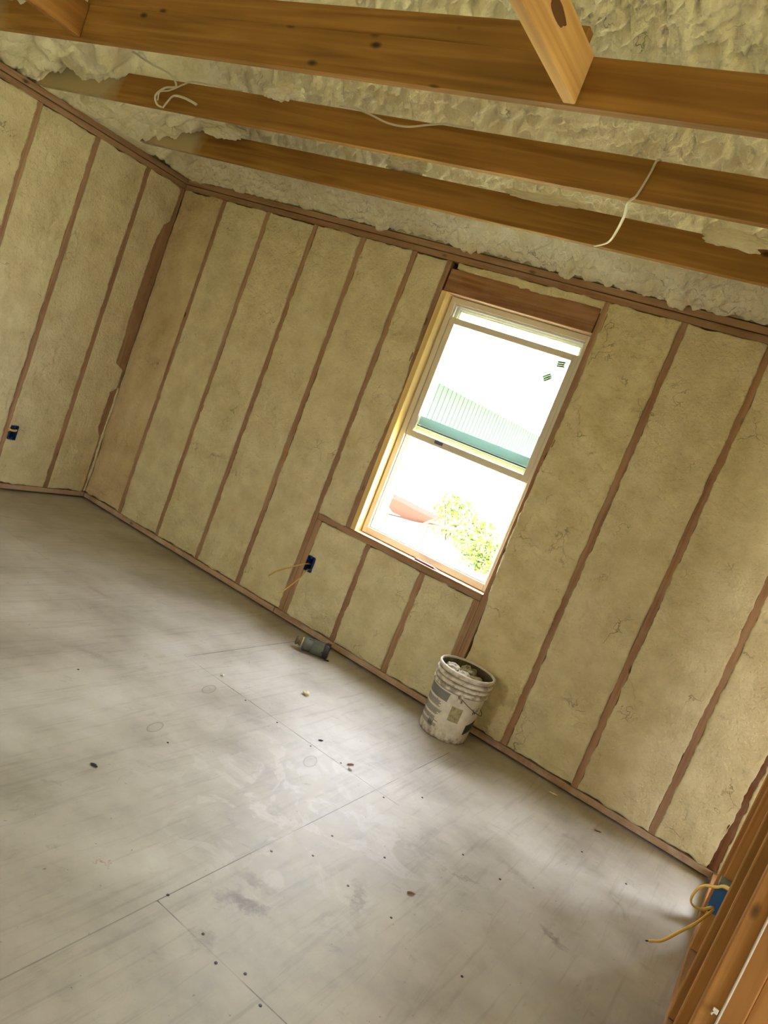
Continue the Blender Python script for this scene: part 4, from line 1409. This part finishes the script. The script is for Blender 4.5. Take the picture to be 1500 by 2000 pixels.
dd = bmesh.new()
dx = 15.2
bm_box(dd, dx, dx + 2.1, -0.07, -0.04, 0.3, 2.42)
dr = finish(dd, 'door', M_WHITE, nh)
dd = bmesh.new()
bm_box(dd, dx - 0.12, dx, -0.09, -0.04, 0.3, 2.55)
bm_box(dd, dx + 2.1, dx + 2.22, -0.09, -0.04, 0.3, 2.55)
bm_box(dd, dx, dx + 2.1, -0.09, -0.04, 2.42, 2.55)
finish(dd, 'door_frame', plain('grey_door_frame', srgb(110, 128, 122), 0.6), nh)

# bushes
M_LEAF = None


def leaf_mat():
    m, n, b = new_mat('bright_leaves')
    oi = N(n, 'ShaderNodeNewGeometry')
    nz = N(n, 'ShaderNodeTexNoise')
    nz.inputs['Scale'].default_value = 9
    n.links.new(oi.outputs['Position'], nz.inputs['Vector'])
    r = ramp(n, nz.outputs[0], [(0.35, srgb(46, 70, 8)), (0.65, srgb(100, 114, 24))])
    n.links.new(r.outputs[0], b.inputs['Base Color'])
    b.inputs['Roughness'].default_value = 0.6
    return m


M_LEAF = leaf_mat()
M_STEM = plain('thin_brown_stems', srgb(60, 50, 38), 0.8)


def bush(x, y, r, h, n_, seed, label):
    rg = random.Random(seed)
    root = empty('leafy_bush', (x, y, GZ))
    tag(root, label, 'bush', 'bushes outside the window')
    bm = bmesh.new()
    for k in range(n_):
        a = rg.uniform(0, 2 * math.pi)
        q = rg.random() ** 0.6
        zz = rg.random()
        rr = r * q * math.sqrt(max(0.05, 1 - (zz * 1.05 - 0.35) ** 2))
        p = Vector((rr * math.cos(a), rr * math.sin(a), 0.08 + zz * h))
        s = rg.uniform(0.035, 0.075)
        n1 = Vector((rg.uniform(-1, 1), rg.uniform(-1, 1), rg.uniform(0.1, 1.2))).normalized()
        t1 = n1.orthogonal().normalized()
        t1.rotate(Matrix.Rotation(rg.uniform(0, 6.28), 3, n1))
        t2 = n1.cross(t1)
        vs = [bm.verts.new(p + t1 * s), bm.verts.new(p + t2 * s * 0.42), bm.verts.new(p - t1 * s), bm.verts.new(p - t2 * s * 0.42 + n1 * s * 0.2)]
        bm.faces.new(vs)
    finish(bm, 'foliage', M_LEAF, root)
    bm = bmesh.new()
    for k in range(9):
        a = rg.uniform(0, 6.28)
        e = Vector((math.cos(a) * r * 0.6, math.sin(a) * r * 0.6, h * 0.85))
        mt = Matrix.Translation(e / 2) @ e.to_track_quat('Z', 'Y').to_matrix().to_4x4()
        bmesh.ops.create_cone(bm, cap_ends=True, segments=6, radius1=0.012, radius2=0.004, depth=e.length, matrix=mt)
    finish(bm, 'stem', M_STEM, root)


bush(-1.85, 10.9, 0.50, 0.85, 900, 1, 'yellow-green bush outside behind the wheelbarrow')
bush(-0.80, 10.0, 0.46, 0.70, 900, 2, 'yellow-green bush outside, just right of the wheelbarrow')
bush(-0.18, 8.85, 0.42, 0.62, 800, 3, 'yellow-green bush outside in the middle of the lower sash opening')
bush(0.62, 8.35, 0.40, 0.55, 800, 4, 'yellow-green bush outside at the lower right of the window')
bush(0.10, 10.3, 0.50, 0.75, 700, 5, 'sparser yellow-green bush outside, farther back in the middle')

# wheelbarrow
wb = empty('wheelbarrow', (-1.85, 8.9, GZ))
wb.rotation_euler = (0, 0, math.radians(8))
tag(wb, 'rusty brown wheelbarrow standing outside at the lower left of the window', 'wheelbarrow')
M_TRAY = plain('rusty_brown_tray', srgb(78, 48, 34), 0.6)
bm = bmesh.new()
top = [(-0.62, -0.33, 0.66), (0.55, -0.33, 0.60), (0.55, 0.33, 0.60), (-0.62, 0.33, 0.66)]
bot = [(-0.28, -0.2, 0.38), (0.30, -0.2, 0.38), (0.30, 0.2, 0.38), (-0.28, 0.2, 0.38)]
tv = [bm.verts.new(p) for p in top]
bv = [bm.verts.new(p) for p in bot]
for k in range(4):
    bm.faces.new((tv[k], tv[(k + 1) % 4], bv[(k + 1) % 4], bv[k]))
fb = bm.faces.new(bv)
bmesh.ops.solidify(bm, geom=list(bm.faces), thickness=0.012)
finish(bm, 'tray', M_TRAY, wb)
tube('handle', [(-1.85 - 0.5, 8.9 - 0.24, GZ + 0.26), (-1.85 + 0.1, 8.9 - 0.26, GZ + 0.36), (-1.85 + 1.0, 8.9 - 0.30, GZ + 0.56)], 0.02, M_STEM, wb)
tube('handle', [(-1.85 - 0.5, 8.9 + 0.24, GZ + 0.26), (-1.85 + 0.1, 8.9 + 0.26, GZ + 0.36), (-1.85 + 1.0, 8.9 + 0.30, GZ + 0.56)], 0.02, M_STEM, wb)
for yy in (-0.26, 0.26):
    tube('leg', [(-1.85 + 0.35, 8.9 + yy, GZ + 0.44), (-1.85 + 0.33, 8.9 + yy, GZ + 0.02)], 0.016, M_STEM, wb)
bm = bmesh.new()
bmesh.ops.create_cone(bm, cap_ends=True, segments=28, radius1=0.19, radius2=0.19, depth=0.09, matrix=Matrix.Rotation(math.pi / 2, 4, 'X'))
finish(bm, 'wheel', plain('orange_wheel_rim', srgb(190, 90, 34), 0.6), wb, (-0.60, 0, 0.19))
